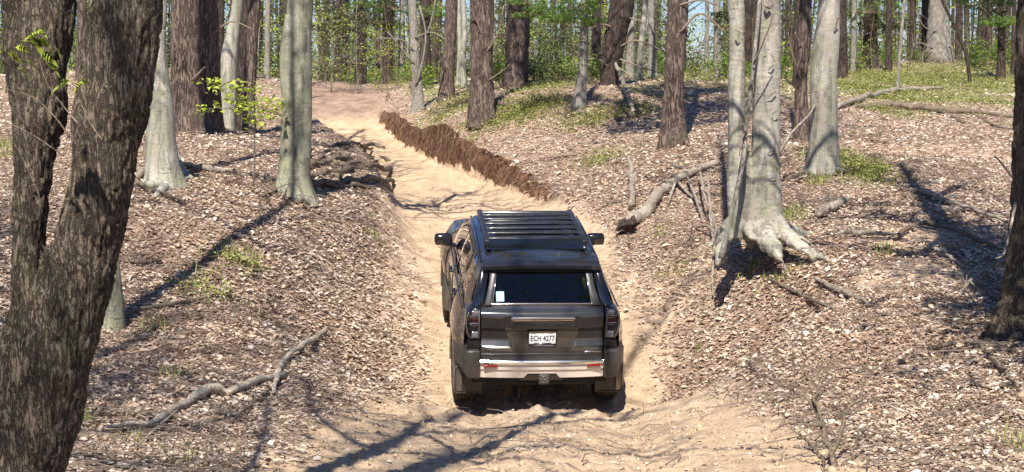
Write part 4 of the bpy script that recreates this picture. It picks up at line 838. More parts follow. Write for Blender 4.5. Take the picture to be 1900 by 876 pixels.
# ------------------------------------------------------------------ logs, sticks, roots lying on the ground
def lie(pts, d=None, lift=.8, n=24):
    """path along the ground from picture positions (px,py,width); each point is dropped on the terrain"""
    P = []; r = []
    for p in pts:
        g_ = gp(p[0], p[1]); rad = p[2] / 2 / FPX * g_[1] * 1.25; P.append(g_ + [0, 0, .045 + rad * lift + (p[3] if len(p) > 3 else 0)]); r.append(rad)
    S = spline(np.column_stack([P, r]), n); return S[:, :3], np.maximum(S[:, 3], .002)
def stick(name, label, cat, main, subs=(), mat='dead', group=None, n=26, seg=9, rough=.1):
    P, r = lie(main, n=n); b = P[len(P) // 2].copy(); root = empty(name, b, label, cat, group)
    rs3 = np.random.default_rng(len(label)); r = r * (1 + rough * rs3.normal(size=len(r)).clip(-1.5, 1.5)); P = P + rs3.normal(size=P.shape) * (r * .25)[:, None]
    mb = MB(); V, F = tube(P - b, r, seg); V = V + (perlin(V * 9 + 3) * r.mean() * .3)[:, None]; mb.add(V, F); mb.build('wood', M[mat], root)
    for s_ in subs:
        P, r = lie(s_, n=12); mb = MB(); mb.tube(P - b, r, 6); mb.build('branch', M[mat], root)
    return root
st = stick('fallen_log', 'thick decaying log lying down the slope right of the car', 'log', [(1160,434,14),(1176,422,19),(1200,400,17),(1222,373,16),(1243,352,14),(1264,339,12),(1292,326,10),(1335,309,8)],
      [[(1180,430,5,.05),(1160,436,4,.05),(1142,441,3)],[(1250,345,6,.1),(1275,365,5),(1300,385,4)],[(1255,350,5,.1),(1245,370,4),(1240,385,3)],[(1262,335,6,.15),(1245,335,4,.2)]], 'dead', seg=14, rough=.08)
mb = MB(); b = np.array(st.location)
for q in range(9):
    P, r = lie([(1172 + q % 3 * 3, 424 + q * 1.5, 9), (1156 - q % 4 * 2, 431 + q, 7), (1143 + q * 2 % 7, 434 + q, 2)], n=6); mb.tube(P - b + [0, 0, .05 * (q % 3)], r, 5)
mb.build('rotten_end', M['dark'], st)
SG = 'sticks and branches lying on the leaves'
stick('fallen_branch', 'long pale curved branch lying low on the left slope', 'branch', [(198,806,6),(240,802,8),(290,796,10),(330,770,11),(370,748,13),(400,738,14),(430,740,12),(480,718,11),(530,710,8)], [[(500,722,6),(512,740,4)],[(330,775,5),(300,800,4),(262,835,3),(245,850,2)]], 'pale', SG)
stick('fallen_branch', 'grey forked stick rising to the right above the long pale branch', 'branch', [(508,742,5),(514,705,9),(528,680,8),(560,655,9),(585,640,10),(605,618,5)], [[(560,655,5),(575,668,4)]], 'pale', SG)
stick('fallen_branch', 'thin dark stick crossing the shadow under the long pale branch', 'branch', [(430,795,4),(470,760,5),(500,735,5)], [], 'root', SG)
stick('fallen_branch', 'grey-green branch across the foot of the pale beech', 'branch', [(252,338,11),(275,330,12),(310,326,10),(345,318,9),(380,322,10),(436,328,8)], [], 'dead', SG)
stick('fallen_branch', 'dark thin branch below the foot of the pale beech', 'branch', [(250,345,6),(270,358,7),(300,368,6),(342,382,4)], [], 'root', SG)
stick('fallen_log', 'short dark broken log right of the twin beech', 'log', [(1517,410,8),(1530,402,13),(1550,393,13),(1562,386,12),(1572,380,6)], [], 'dead', SG)
stick('fallen_branch', 'thin dark branch lying level right of the twin beech roots', 'branch', [(1548,444,4),(1570,441,7),(1600,443,8),(1640,444,7),(1662,444,4)], [], 'dead', SG)
stick('fallen_branch', 'long thin dark stick pointing down right below the twin beech', 'branch', [(1425,527,4),(1460,545,5),(1500,565,6),(1550,586,5)], [], 'root', SG)
stick('fallen_branch', 'straight brown stick beside the long thin dark one', 'branch', [(1512,528,5),(1545,545,8),(1575,558,8),(1612,574,5)], [], 'dead', SG)
stick('fallen_branch', 'thin stick running from the leaning dead sapling down the slope', 'branch', [(1335,472,4),(1365,490,5),(1395,507,5)], [], 'twig', SG)
stick('fallen_branch', 'long arching branch on the right slope past the single beech', 'branch', [(1552,205,7),(1590,192,8),(1640,178,8),(1690,172,7),(1748,168,4)], [[(1640,178,4),(1680,186,3)]], 'dead', SG)
stick('fallen_branch', 'dark rough branch below the green slope on the right', 'branch', [(1590,203,5),(1640,202,9),(1690,205,9),(1740,210,9),(1800,214,8),(1880,222,6)], [[(1740,210,5),(1790,232,4)],[(1800,214,5),(1850,240,4),(1890,246,3)]], 'root', SG)
stick('fallen_branch', 'pale thin branch lying over the bare mound on the right', 'branch', [(1688,360,5),(1720,368,9),(1760,384,6),(1810,398,5),(1868,422,5)], [], 'dead', SG)
stick('fallen_branch', 'dark curved root-like branch arching over the bare mound', 'branch', [(1660,450,6),(1690,432,8),(1720,424,8),(1760,432,8),(1800,448,7),(1850,470,6)], [], 'root', SG)
stick('fallen_branch', 'thin stick on the bare soil near the mossy right-hand oak', 'branch', [(1730,470,5),(1755,482,5),(1790,505,4)], [], 'dead', SG)
stick('fallen_branch', 'curved pale stick in front of the mossy right-hand oak', 'branch', [(1780,560,3),(1800,540,5,.05),(1825,525,5,.08),(1850,522,4)], [[(1800,540,4,.03),(1830,555,3)]], 'dead', SG)
stick('fallen_branch', 'dark crooked stick at the lower right among the leaves', 'branch', [(1730,660,5),(1770,650,7),(1810,650,6),(1850,690,6),(1890,730,5)], [[(1810,650,4),(1830,668,4)]], 'root', SG)
stick('fallen_branch', 'pale snag lying under the dark leaning pine', 'branch', [(1178,218,7),(1160,190,6,.25),(1142,160,5,.55)], [], 'dead', SG)
stick('fallen_branch', 'short dark branch at the foot of the pale snag', 'branch', [(1145,228,5),(1165,222,8),(1190,214,9)], [], 'root', SG)
stick('stump', 'small split pale stub standing on the bare soil right of the car roof', 'stump', [(1172,392,11),(1173,372,9,.12),(1170,352,7,.3),(1166,344,4,.42)], [], 'dead')
stick('fallen_branch', 'thin brown branch on the slope above the car roof', 'branch', [(1000,300,3),(1030,296,4),(1070,292,3)], [], 'twig', SG)
stick('fallen_branch', 'thin dark branches near the left oak trunk', 'branch', [(225,598,4),(260,585,6),(310,577,6),(350,570,5),(395,560,3)], [[(260,590,3),(320,597,3)]], 'root', SG)
stick('fallen_branch', 'dark stick on the leaves left above the shaded strip', 'branch', [(240,494,5),(262,497,8),(300,494,6)], [], 'root', SG)
for q, pts in enumerate([[(1312,380,4,.45),(1318,430,5,.2),(1326,470,5)],[(1296,350,3,.4),(1305,400,4,.3),(1325,440,5,.15),(1335,470,4)],[(1323,560,3),(1322,520,4,.1),(1328,470,4,.25)],[(1290,430,3),(1310,440,4,.1),(1330,455,4,.1)],[(1275,345,3,.1),(1290,385,4,.1),(1305,420,4)]]):
    stick('withered_shoot', ['upright pale dead stem left of the twin beech','curved pale dead stem leaning toward the leaning sapling','thin pale stem hanging below the leaning sapling foot','short pale stem between the log and the twin beech','thin pale stem beside the upper end of the thick log'][q], 'shoot', pts, [], 'dead', seg=6)
# bare dead bush at the bottom right
bb_ = gp(1548, 872); bush = empty('dead_bush', bb_, 'bare dark leafless bush at the bottom right', 'bush')
mb = MB(); bd = bb_[1]
for pts in ([(1560,900,16,.0),(1548,850,14,.15),(1530,800,12,.4),(1515,760,9,.6),(1490,735,7,.7),(1450,715,5,.75),(1400,690,4,.8),(1350,672,2,.8)], [(1540,850,11,.15),(1560,800,9,.35),(1572,760,8,.5),(1598,735,6,.6),(1604,690,4,.7),(1600,665,2,.8)], [(1530,800,8,.4),(1510,740,6,.6),(1500,700,5,.7),(1480,670,3,.8)],
            [(1515,760,6,.6),(1520,710,5,.7),(1535,680,3,.8)], [(1572,765,6,.5),(1620,745,4,.6),(1650,740,2,.6)], [(1490,735,5,.7),(1440,745,4,.6),(1400,735,2,.6)], [(1520,790,6,.4),(1470,785,5,.4),(1430,800,3,.3)], [(1510,740,4,.6),(1545,700,3,.7),(1580,680,2,.75)], [(1450,715,3,.75),(1430,690,2,.8)], [(1400,690,3,.8),(1385,670,2,.8)],
            [(1498,700,3,.7),(1470,720,2,.7)], [(1560,880,9,0),(1585,830,6,.2),(1600,790,4,.3)], [(1530,860,8,.1),(1500,820,5,.3),(1480,800,3,.3)]):
    P = np.array([pix(a, b, bd + c * .9) for a, b, w_, c in pts]); r = np.array([w_ / 2 / FPX * bd for a, b, w_, c in pts]); S = spline(np.column_stack([P, r]), 22)
    S[:, :3] += rs.normal(size=(22, 3)) * .008; mb.tube(S[:, :3] - bb_, np.maximum(S[:, 3], .0015), 6)
    for q in range(4):
        k = rs.integers(6, 20); branches(mb, S[k, :3] - bb_, (rs.normal(), .3, rs.uniform(-.2, .8)), rs.uniform(.12, .32), max(S[k, 3] * .5, .0025), 1, rs)
mb.build('stem', M['root'], bush)
# brushwood at the foot of the twin beech and beyond
def brush(px, py, label, n, L, seed):
    r2 = np.random.default_rng(seed); p = gp(px, py); rt = empty('brush', p, label, 'brush'); mb = MB()
    for q in range(n): az = r2.uniform(0, 6.28); branches(mb, (r2.normal() * .15, r2.normal() * .15, 0), (math.cos(az), math.sin(az), r2.uniform(.1, .9)), L * r2.uniform(.5, 1.2), .008, 1, r2)
    mb.build('stem', M['twig'], rt)
brush(1295, 455, 'tangle of thin dead twigs left of the twin beech roots', 14, .8, 1); brush(1440, 375, 'low twiggy brush right behind the twin beech', 10, .6, 2)
brush(1840, 560, 'twiggy brush in the shade beside the mossy right-hand oak', 12, .7, 3); brush(1745, 118, 'pale tangled brush at the foot of the very broad old tree', 16, 1.6, 4)
brush(500, 365, 'thin twigs at the foot of the central beech', 8, .7, 5)

# exposed roots: on the left bank by the big beech, parts of that tree
rt8, _, _, b8 = TREES[8]
for q, pts in enumerate([[(560,300,12),(600,290,9),(640,280,9),(680,272,8),(712,276,6)],[(565,318,14),(605,306,12),(650,298,11),(690,296,10),(722,300,7)],[(568,335,14),(610,326,12),(650,322,12),(690,316,11),(726,318,8)],
                         [(570,350,12),(620,345,11),(660,340,11),(700,338,11),(730,342,8)],[(575,310,9),(600,298,8),(630,310,8),(660,308,8),(700,304,7)],[(560,330,12),(590,345,10),(640,352,9),(690,350,8),(728,356,6)],[(530,350,12),(510,362,9),(485,372,6)],[(552,360,14),(560,378,10),(572,395,6)],[(590,322,8),(620,332,8),(650,345,8),(670,352,6)],
                         [(574,285,7),(610,276,7),(650,270,6),(690,280,5)]]):
    P, r = lie(pts, n=30, lift=.3); r = r * .75 * (1 + .12 * rs.normal(size=30).clip(-1, 1)); P += rs.normal(size=P.shape) * .010; P[:, 2] += .03 * np.sin(np.arange(30) * .8 + pts[0][0]) - .01; mb = MB(); mb.tube(P - b8, r, 9); mb.build('root', M['root'], rt8)
for key, lst in ((3, [[(300,350,16),(275,352,12),(255,348,7)],[(315,350,16),(335,345,10),(352,334,6)],[(305,358,16),(296,366,12),(288,372,7)],[(322,300,12,.15),(332,322,14,.05),(348,335,10),(358,338,6)]]), (22, [[(1510,315,18),(1500,325,10),(1492,328,6)],[(1545,315,18),(1556,322,10),(1566,324,6)]]),
                 (18, [[(1235,262,14),(1226,270,8)],[(1265,262,14),(1276,272,8)]]), (28, [[(1862,610,40),(1850,625,22),(1838,632,10)]]), (13, [[(905,190,14),(925,196,8),(935,200,5)]])):
    rt, _, _, bb = TREES[key]
    for pts in lst:
        P, r = lie(pts, n=12, lift=.3); mb = MB(); mb.tube(P - bb, r, 9); mb.build('root', rt.children[0].data.materials[0], rt)
# roots hanging out of the cut bank
mb = MB(); r2 = np.random.default_rng(77)
for k in range(170):
    y_ = r2.uniform(28.5, 52); xr_ = float(tri(np.array([y_]), 2)[0]); e0 = float((.12 * n2(np.array([xr_]), np.array([y_]), 1.1, 2.) + .07 * n2(np.array([xr_]), np.array([y_]), 3.1, 5.))[0]) * .8
    x0 = xr_ + e0 + .2; zt = gz(x0 + .25, y_); zb = gz(xr_ + e0 - .35, y_); l_ = r2.beta(1.2, 2.2) * min(zt - zb, 1.1)
    if l_ < .1: continue
    st_ = np.array([x0 + r2.uniform(-.05, .12), y_, zt + r2.uniform(-.35, .03)]); sw = r2.normal() * .3
    P = np.array([st_ + [.12, 0, .02], st_ + [-.12, sw * .3, -.04], st_ + [-.18 + r2.normal() * .05, sw * .7, -l_ * .5], st_ + [-.22 + r2.normal() * .12, sw + r2.normal() * .2, -l_]])
    mb.tube(spline(P, 7), np.linspace(1, .3, 7) * r2.choice([.004, .007, .011, .018], p=[.58, .3, .09, .03]), 4, False)
o = mb.build('bank_roots', M['redroot']); o['kind'] = 'stuff'
# thin roots and twigs poking out of the sand ledge behind the car
for pts, lab in (([(962,748,2.5,.0),(964,732,2,.12),(962,726,1.5,.18)], 'tiny pale rootlet standing on the sand ledge'),):
    stick('rootlet', lab, 'rootlet', pts, [], 'dead', seg=5, n=10)

# ------------------------------------------------------------------ the off-road estate car
def mat_paint(name, base, metal, rough, dust, dcol=(.30, .235, .165), coat=1.):
    m, nt, b = nm(name); h = N(nt); v = h.coord()
    f = h.noise(v, 3.5, 6, .7); fine = h.noise(v, 60, 3)
    sepc = h.n('ShaderNodeSeparateXYZ'); h.l(v, sepc.inputs[0])
    low = h.n('ShaderNodeMapRange'); low.inputs[1].default_value = 1.05; low.inputs[2].default_value = .35; low.inputs[3].default_value = 0; low.inputs[4].default_value = 1; h.l(sepc.outputs[2], low.inputs[0])
    dm = h.math('MULTIPLY', h.math('ADD', h.math('MULTIPLY', low.outputs[0], .85), .04), h.ramp(f, [(.3, .35), (.7, 1.)])); dm = h.math('MULTIPLY', dm, dust)
    h.l(h.mix(dm, base, dcol), b.inputs['Base Color']); mt = h.math('MULTIPLY', h.math('SUBTRACT', 1., dm), metal); h.l(mt, b.inputs['Metallic'])
    rr = h.math('ADD', h.math('MULTIPLY', dm, .5), rough); h.l(rr, b.inputs['Roughness'])
    cw = h.math('SUBTRACT', coat, h.math('MULTIPLY', dm, 1.1)); cw.node.use_clamp = True; h.l(cw, b.inputs['Coat Weight']); b.inputs['Coat Roughness'].default_value = .05
    h.l(h.bump(fine, .04, .002), b.inputs['Normal']); return m
K = {}
K['paint'] = mat_paint('grey_car_paint', (.105, .104, .102), .8, .20, .6)
K['black'] = mat_paint('black_trim', (.010, .010, .011), 0, .38, .22, coat=.2)
K['gloss'] = mat_paint('black_gloss', (.008, .008, .010), 0, .12, .12)
K['plastic'] = mat_paint('grey_bumper_plastic', (.030, .030, .029), 0, .40, .35, coat=.1)
K['silver'] = mat_paint('silver_bumper_paint', (.90, .82, .72), .35, .28, .10, (.42, .33, .24), .6)
K['chrome'] = mat_simple('bright_metal', (.80, .79, .77), .16, 1.)
K['rubber'] = mat_simple('tyre_rubber', (.025, .022, .02), .85, noise=.4, scale=30)
K['under'] = mat_simple('dirty_underbody', (.02, .017, .014), .9, noise=.4)
K['seat'] = mat_simple('dark_seat_cloth', (.02, .02, .021), .8, noise=.2)
K['smoke'] = mat_simple('smoked_red_lens', (.035, .008, .008), .08, 0, 1.)
K['smokedk'] = mat_simple('smoked_dark_lens', (.015, .014, .016), .06, 0, 1.)
K['clearl'] = mat_simple('clear_grey_lens', (.30, .30, .33), .12, .5, 1.)
K['red'] = mat_simple('red_reflector', (.28, .015, .01), .15, 0, 1.)
K['plate'] = mat_simple('white_plate', (.72, .72, .70), .4)
K['ink'] = mat_simple('dark_plate_ink', (.03, .035, .07), .5)
K['tagcol'] = mat_simple('yellow_plate_band', (.55, .42, .20), .5)
K['cyan'] = mat_simple('light_blue_sticker', (.32, .66, .74), .45); K['white'] = mat_simple('white_sticker_print', (.85, .9, .9), .5)
K['rack'] = mat_simple('black_rack_metal', (.020, .021, .024), .30, .0, .3, noise=.15, scale=20)
def mat_glass():
    m, nt, b = nm('tinted_glass'); h = N(nt); nt.nodes.remove(b); out = nt.nodes['Material Output']
    t = h.n('ShaderNodeBsdfTransparent'); t.inputs[0].default_value = (.20, .215, .21, 1); g_ = h.n('ShaderNodeBsdfGlossy'); g_.inputs['Roughness'].default_value = .02; g_.inputs[0].default_value = (1, 1, 1, 1)
    fr = h.n('ShaderNodeFresnel'); fr.inputs[0].default_value = 1.5; mx = h.n('ShaderNodeMixShader'); h.l(fr.outputs[0], mx.inputs[0]); h.l(t.outputs[0], mx.inputs[1]); h.l(g_.outputs[0], mx.inputs[2]); h.l(mx.outputs[0], out.inputs[0]); return m
K['glass'] = mat_glass()
K['fglass'] = K['glass'].copy(); K['fglass'].name = 'light_tinted_glass'
[n_ for n_ in K['fglass'].node_tree.nodes if n_.type == 'BSDF_TRANSPARENT'][0].inputs[0].default_value = (.62, .66, .64, 1)

car = empty('parked_car', (.325, 17.406, -4.073), 'dusty dark grey off-road car with roof rack climbing the sandy trench', 'car')
car.rotation_euler = (R(9.86), R(.47), R(4.83))
def P_(name, mb, mat, parent=car, **k): return mb.build(name, K[mat], parent, **k)
# ---- body loft
ky = [0., .35, .9, 1.5, 2.1, 2.70, 3.20, 3.75, 4.2, 4.6, 4.86]
kx = [ # half widths of 14 profile points at each key station, then heights
 ([.60,.78,.85,.885,.895,.885,.865,.845,.75,.655,.625,.56,.33,0], [.52,.50,.60,.78,.95,1.14,1.27,1.31,1.50,1.68,1.725,1.76,1.785,1.79]),
 ([.62,.82,.90,.93,.94,.93,.90,.875,.775,.672,.638,.57,.34,0], [.50,.48,.58,.78,.95,1.14,1.26,1.30,1.50,1.69,1.74,1.775,1.80,1.805]),
 ([.62,.84,.92,.945,.95,.94,.91,.885,.79,.685,.65,.58,.35,0], [.48,.46,.57,.78,.95,1.13,1.24,1.285,1.49,1.70,1.75,1.79,1.815,1.82]),
 ([.62,.84,.90,.925,.935,.93,.91,.885,.79,.685,.65,.58,.35,0], [.46,.44,.56,.78,.95,1.12,1.225,1.27,1.48,1.70,1.755,1.795,1.82,1.825]),
 ([.62,.84,.90,.925,.935,.93,.91,.885,.79,.68,.645,.58,.35,0], [.46,.44,.56,.78,.95,1.11,1.21,1.255,1.47,1.69,1.745,1.785,1.81,1.815]),
 ([.62,.84,.90,.93,.94,.93,.905,.88,.78,.665,.63,.56,.34,0], [.46,.44,.56,.78,.95,1.10,1.20,1.245,1.44,1.65,1.70,1.745,1.77,1.775]),
 ([.62,.84,.91,.94,.95,.935,.905,.88,.80,.72,.69,.62,.37,0], [.46,.44,.56,.78,.95,1.10,1.19,1.235,1.35,1.46,1.49,1.52,1.545,1.55]),
 ([.62,.84,.92,.95,.955,.935,.90,.875,.82,.78,.74,.66,.40,0], [.48,.46,.57,.78,.95,1.10,1.17,1.205,1.22,1.235,1.245,1.26,1.28,1.285]),
 ([.62,.84,.92,.95,.955,.925,.88,.85,.80,.76,.72,.64,.38,0], [.50,.48,.58,.78,.95,1.08,1.14,1.165,1.18,1.195,1.205,1.22,1.235,1.24]),
 ([.60,.80,.88,.91,.915,.885,.85,.82,.78,.74,.70,.62,.37,0], [.52,.50,.60,.78,.92,1.03,1.09,1.115,1.13,1.145,1.155,1.17,1.18,1.185]),
 ([.55,.70,.76,.79,.79,.77,.74,.72,.70,.67,.64,.58,.34,0], [.56,.55,.62,.76,.88,.96,1.01,1.03,1.05,1.06,1.065,1.08,1.09,1.095])]
ys = np.unique(np.round(np.concatenate([np.arange(.0, 4.86, .045), [4.86]]), 4)); key = np.array([a + b for a, b in kx])
key[:, 8:13] += np.array([.035, .055, .06, .05, .02]); SS = np.stack([np.interp(ys, ky, key[:, c]) for c in range(28)], 1)
kern = np.array([.25, .5, .25])
for it in range(3):
    pad = np.concatenate([SS[:1], SS, SS[-1:]]); SM = kern[0] * pad[:-2] + kern[1] * pad[1:-1] + kern[2] * pad[2:]; SM[0] = SS[0]; SM[-1] = SS[-1]; SS = SM
Xh, Zh = SS[:, :14].copy(), SS[:, 14:].copy()
WY = (.78, 3.66); WR = .455; WZ = .405
for i_, y in enumerate(ys):
    for yc in WY:
        if abs(y - yc) < WR + .02:
            za = WZ + math.sqrt(max(0, (WR + .02) ** 2 - (y - yc) ** 2)); 
            for j_ in range(0, 5):
                if Zh[i_, j_] < za: Zh[i_, j_] = za + .012 * j_
        Xh[i_, 2:6] += np.array([.055, .07, .065, .03]) * math.exp(-((y - yc) / .52) ** 4)
Yg = np.repeat(ys[:, None], 14, 1); wd = np.clip(1 - ys / 1.1, 0, 1)[:, None] ** 1.2
Yg = Yg + wd * (.10 + .34 * np.clip((Zh - 1.27) / .45, 0, 1.2))
Yg = Yg + np.where(Zh < .7, .05, 0) * wd
Xa = np.concatenate([-Xh, Xh[:, :-1][:, ::-1]], 1); Za = np.concatenate([Zh, Zh[:, :-1][:, ::-1]], 1); Ya = np.concatenate([Yg, Yg[:, :-1][:, ::-1]], 1)
NS, NC = Xa.shape; VV = np.stack([Xa, Ya, Za], -1).reshape(-1, 3)
def gidx(i_, j_): return [i_ * NC + j_, i_ * NC + j_ + 1, (i_ + 1) * NC + j_ + 1, (i_ + 1) * NC + j_]
grp_ = {}
WINS = [('quarter', .50, 1.13), ('rear', 1.24, 2.02), ('front', 2.12, 3.12)]
for i_ in range(NS - 1):
    yc = ys[i_] + .022
    for j_ in range(NC - 1):
        jj = min(j_, NC - 2 - j_); side = 'l' if j_ < NC // 2 else 'r'; key_ = 'body'
        if jj in (7, 8):
            for nme, a, b_ in WINS:
                if a < yc < b_: key_ = 'w_' + nme + side
            if key_ == 'body' and .3 < yc < 3.2: key_ = 'pillar'
        if jj in (9,) and .3 < yc < 3.1: key_ = 'pillar'
        if jj >= 10 and 2.80 < yc < 3.68: key_ = 'windscreen'
        if jj >= 10 and .5 < yc <= 2.80: key_ = 'roof'
        grp_.setdefault(key_, []).append(gidx(i_, j_))
def sub(fs, inset=0.):
    fs = np.array(fs); u, inv = np.unique(fs, return_inverse=True); V = VV[u].copy()
    if inset: V[:, 0] *= 1 - inset; V[:, 2] -= inset * .3
    m_ = MB(); m_.add(V, [inv.reshape(fs.shape)[:, ::-1]]); return m_
P_('body', sub(grp_['body']), 'paint', auto=38); P_('window_surround', sub(grp_['pillar']), 'gloss', auto=38)
for k_ in grp_:
    if k_.startswith('w_'): P_('side_window', sub(grp_[k_], .014), 'fglass' if 'front' in k_ else 'glass')
P_('roof_panel', sub(grp_['roof']), 'gloss', auto=38); P_('windscreen', sub(grp_['windscreen'], .008), 'fglass')
# inner tub and floor pan
mb = MB(); mb.box(-.60, .60, .25, 4.7, .44, .56); mb.box(-.84, .84, 1.3, 3.1, .40, .55, .02); mb.box(-.78, .78, .2, .45, .42, .80); P_('floor_pan', mb, 'under')
for sx in (-1, 1):
    mb = MB(); mb.box(min(sx * .935, sx * .85), max(sx * .935, sx * .85), 1.26, 3.18, .38, .47, .02); P_('side_step', mb, 'black')
# ---- interior
def seat(x, y, w_, h=.62):
    mb = MB(); mb.box(x - w_, x + w_, y - .05, y + .45, .72, .86, .05); V0 = len(mb.V); mb.box(x - w_, x + w_, y - .16, y - .02, .84, .84 + h, .05); o = P_('seat', mb, 'seat')
    for hx in ((x,) if w_ < .4 else (x - .4, x, x + .4)):
        mb = MB(); mb.box(hx - .13, hx + .13, y - .17, y - .06, .86 + h, 1.03 + h - .0, .04); P_('headrest', mb, 'seat', o)
seat(-.38, 2.35, .25, .55); seat(.38, 2.35, .25, .55); seat(0, 1.45, .62, .50)
mb = MB(); mb.box(-.72, .72, 2.98, 3.5, .95, 1.14, .05); P_('dashboard', mb, 'seat')
mb = MB(); a_ = np.linspace(0, 2 * np.pi, 25); mb.tube(np.stack([-.38 + .18 * np.cos(a_), 2.86 + .07 * np.sin(a_), 1.06 + .17 * np.sin(a_)], 1), .015, 6, False); P_('steering_wheel', mb, 'seat')
mb = MB(); mb.box(-.76, .76, .5, 1.28, .82, .85); mb.box(-.79, -.74, .5, 1.28, .5, 1.22); mb.box(.74, .79, .5, 1.28, .5, 1.22); P_('load_floor', mb, 'seat')
# ---- tailgate
def tg_y(x, z):
    side = np.interp(z, [.76,.80,.86,.895,.925,.985,1.0,1.06,1.13,1.145,1.26,1.285,1.315,1.355,1.385,1.40], [.045,.030,.030,.026,.012,.048,.052,.050,.047,.018,.010,.012,.028,.085,.12,.14])
    cen = np.interp(z, [.76,.80,.86,.90,1.10,1.13,1.145,1.29,1.315,1.355,1.385,1.40], [.045,.030,.030,.034,.066,.058,.02,.012,.028,.085,.12,.14])
    wz = np.interp(z, [.76, .88, .93, 1.14, 1.3, 1.4], [.30, .32, .36, .43, .43, .43]); t = sstep(wz - .012, wz + .012, np.abs(x))
    return cen * (1 - t) + side * t + .035 * (np.abs(x) / .7) ** 3
xs = np.unique(np.concatenate([np.linspace(-.70, .70, 71), np.linspace(.28, .47, 24), -np.linspace(.28, .47, 24)])); zs = np.unique(np.concatenate([np.linspace(.76, 1.40, 60), [.80,.895,.925,.985,1.13,1.145,1.26,1.285,1.315,1.355]]))
XX, ZZ = np.meshgrid(xs, zs); YY = tg_y(XX.ravel(), ZZ.ravel()); n_ = len(xs); i_ = np.arange(len(zs) - 1)[:, None] * n_; j_ = np.arange(n_ - 1)[None]
mb = MB(); mb.add(np.stack([XX.ravel(), YY, ZZ.ravel()], 1), [np.stack([i_ + j_, i_ + j_ + 1, i_ + n_ + j_ + 1, i_ + n_ + j_], -1).reshape(-1, 4)])
mb.box(-.70, .70, .11, .2, .77, 1.37); tg = P_('tailgate', mb, 'paint', auto=28)
mb = MB(); mb.prism([(-.375,1.262),(-.35,1.283),(.35,1.283),(.375,1.262),(.34,1.238),(-.34,1.238)], -.022, .03); P_('handle_trim', mb, 'chrome', tg, bevel=.006, smooth=False)
mb = MB(); mb.prism([(-.372,1.236),(.372,1.236),(.372,1.15),(.33,1.135),(-.33,1.135),(-.372,1.15)], -.012, .03); P_('badge_panel', mb, 'plastic', tg, bevel=.005, smooth=False)
def text(name, s, size, loc, mat, parent, ext=.002, sx=1., space=1., bold=0.):
    cu = bpy.data.curves.new(name, 'FONT'); cu.body = s; cu.size = size; cu.extrude = ext; cu.align_x = 'CENTER'; cu.align_y = 'CENTER'; cu.space_character = space; cu.offset = bold; cu.resolution_u = 3
    t_ = bpy.data.objects.new('tmp', cu); COL.objects.link(t_); me = bpy.data.meshes.new_from_object(t_.evaluated_get(bpy.context.evaluated_depsgraph_get())); bpy.data.objects.remove(t_); me.name = name
    me.transform(Matrix.Translation(loc) @ Matrix.Rotation(R(90), 4, 'X') @ Matrix.Diagonal((sx, 1, 1, 1))); me.materials.clear(); o = obj(name, me, K[mat], parent); return o
text('badge_lettering', 'TOYOTA', .062, (0, -.014, 1.190), 'black', tg, .003, 1.15, 1.5)
pl = MB(); pl.box(-.153, .153, -.004, .004, .952, 1.104, .003); plo = P_('number_plate', pl, 'plate', car)
mb = MB()
for a, b_, c_, d_ in ((-.163,.163,1.104,1.116),(-.163,.163,.94,.952),(-.163,-.153,.94,1.116),(.153,.163,.94,1.116)): mb.box(a, b_, -.008, .03, c_, d_)
P_('plate_frame', mb, 'black', plo, smooth=False)
text('plate_lettering', 'ECH 4277', .092, (0, -.0055, 1.016), 'ink', plo, .001, .70, 1.02, .0012)
mb = MB(); mb.prism([(-.15,1.101),(-.15,1.082),(-.10,1.072),(-.05,1.082),(0,1.078),(.06,1.084),(.11,1.074),(.15,1.088),(.15,1.101)], -.0058, -.0042); P_('plate_band', mb, 'tagcol', plo, smooth=False)
mb = MB(); mb.box(-.10, .10, -.0062, -.0042, .956, .966); P_('plate_strip', mb, 'chrome', plo, smooth=False)
mb = MB(); mb.box(-.10, .13, -.0, .02, .925, .936, .002); P_('frame_lip', mb, 'plate', plo)
plo.location.y = .022; plo.location.z = 0
mb = MB(); mb.box(.49, .68, .020, .05, .845, .858, .003); P_('badge_strip', mb, 'chrome', tg)
mb = MB(); a_ = np.linspace(0, np.pi, 9); mb.tube(np.stack([-.60 + .022 * np.cos(a_), np.full(9, .045), .862 + .018 * np.sin(a_)], 1), .004, 5); P_('badge_ring', mb, 'clearl', tg)
mb = MB(); mb.box(-.70, .70, .018, .06, .765, .835, .006); P_('lower_trim', mb, 'black', tg)
# rear window and its frame
RW = lambda z: .118 + (z - 1.37) * .72
def slab(pts, t, name, mat, par=car, bev=.004):
    mb = MB(); pf = [(x, RW(z) - t[0], z) for x, z in pts]; pb = [(x, RW(z) + t[1], z) for x, z in pts]; n = len(pts)
    mb.add(pf + pb, [np.array([(a, (a + 1) % n, n + (a + 1) % n, n + a) for a in range(n)]), np.array([(0, a + 1, a) for a in range(1, n - 1)] + [(n, n + a, n + a + 1) for a in range(1, n - 1)])])
    return P_(name, mb, mat, par, smooth=False, bevel=bev)
mb = MB(); V = np.array([(-.565, 1.405), (.565, 1.405), (.51, 1.77), (-.51, 1.77)]); mb.add([(x, RW(z), z) for x, z in V], [np.array([(0, 1, 2, 3)])]); rw = P_('rear_window', mb, 'glass', car, smooth=False)
for sx in (-1, 1):
    slab([(sx*.57,1.385),(sx*.665,1.385),(sx*.60,1.60),(sx*.585,1.73),(sx*.505,1.73)], (.018,.03), 'window_frame', 'plastic', rw)
    slab([(sx*.672,1.375),(sx*.80,1.375),(sx*.69,1.76),(sx*.60,1.76)], (.004,.06), 'rear_pillar', 'gloss')
mb = MB(); mb.box(-.585, .585, RW(1.395) - .02, RW(1.395) + .02, 1.386, 1.405, .004); P_('window_trim', mb, 'chrome', rw)
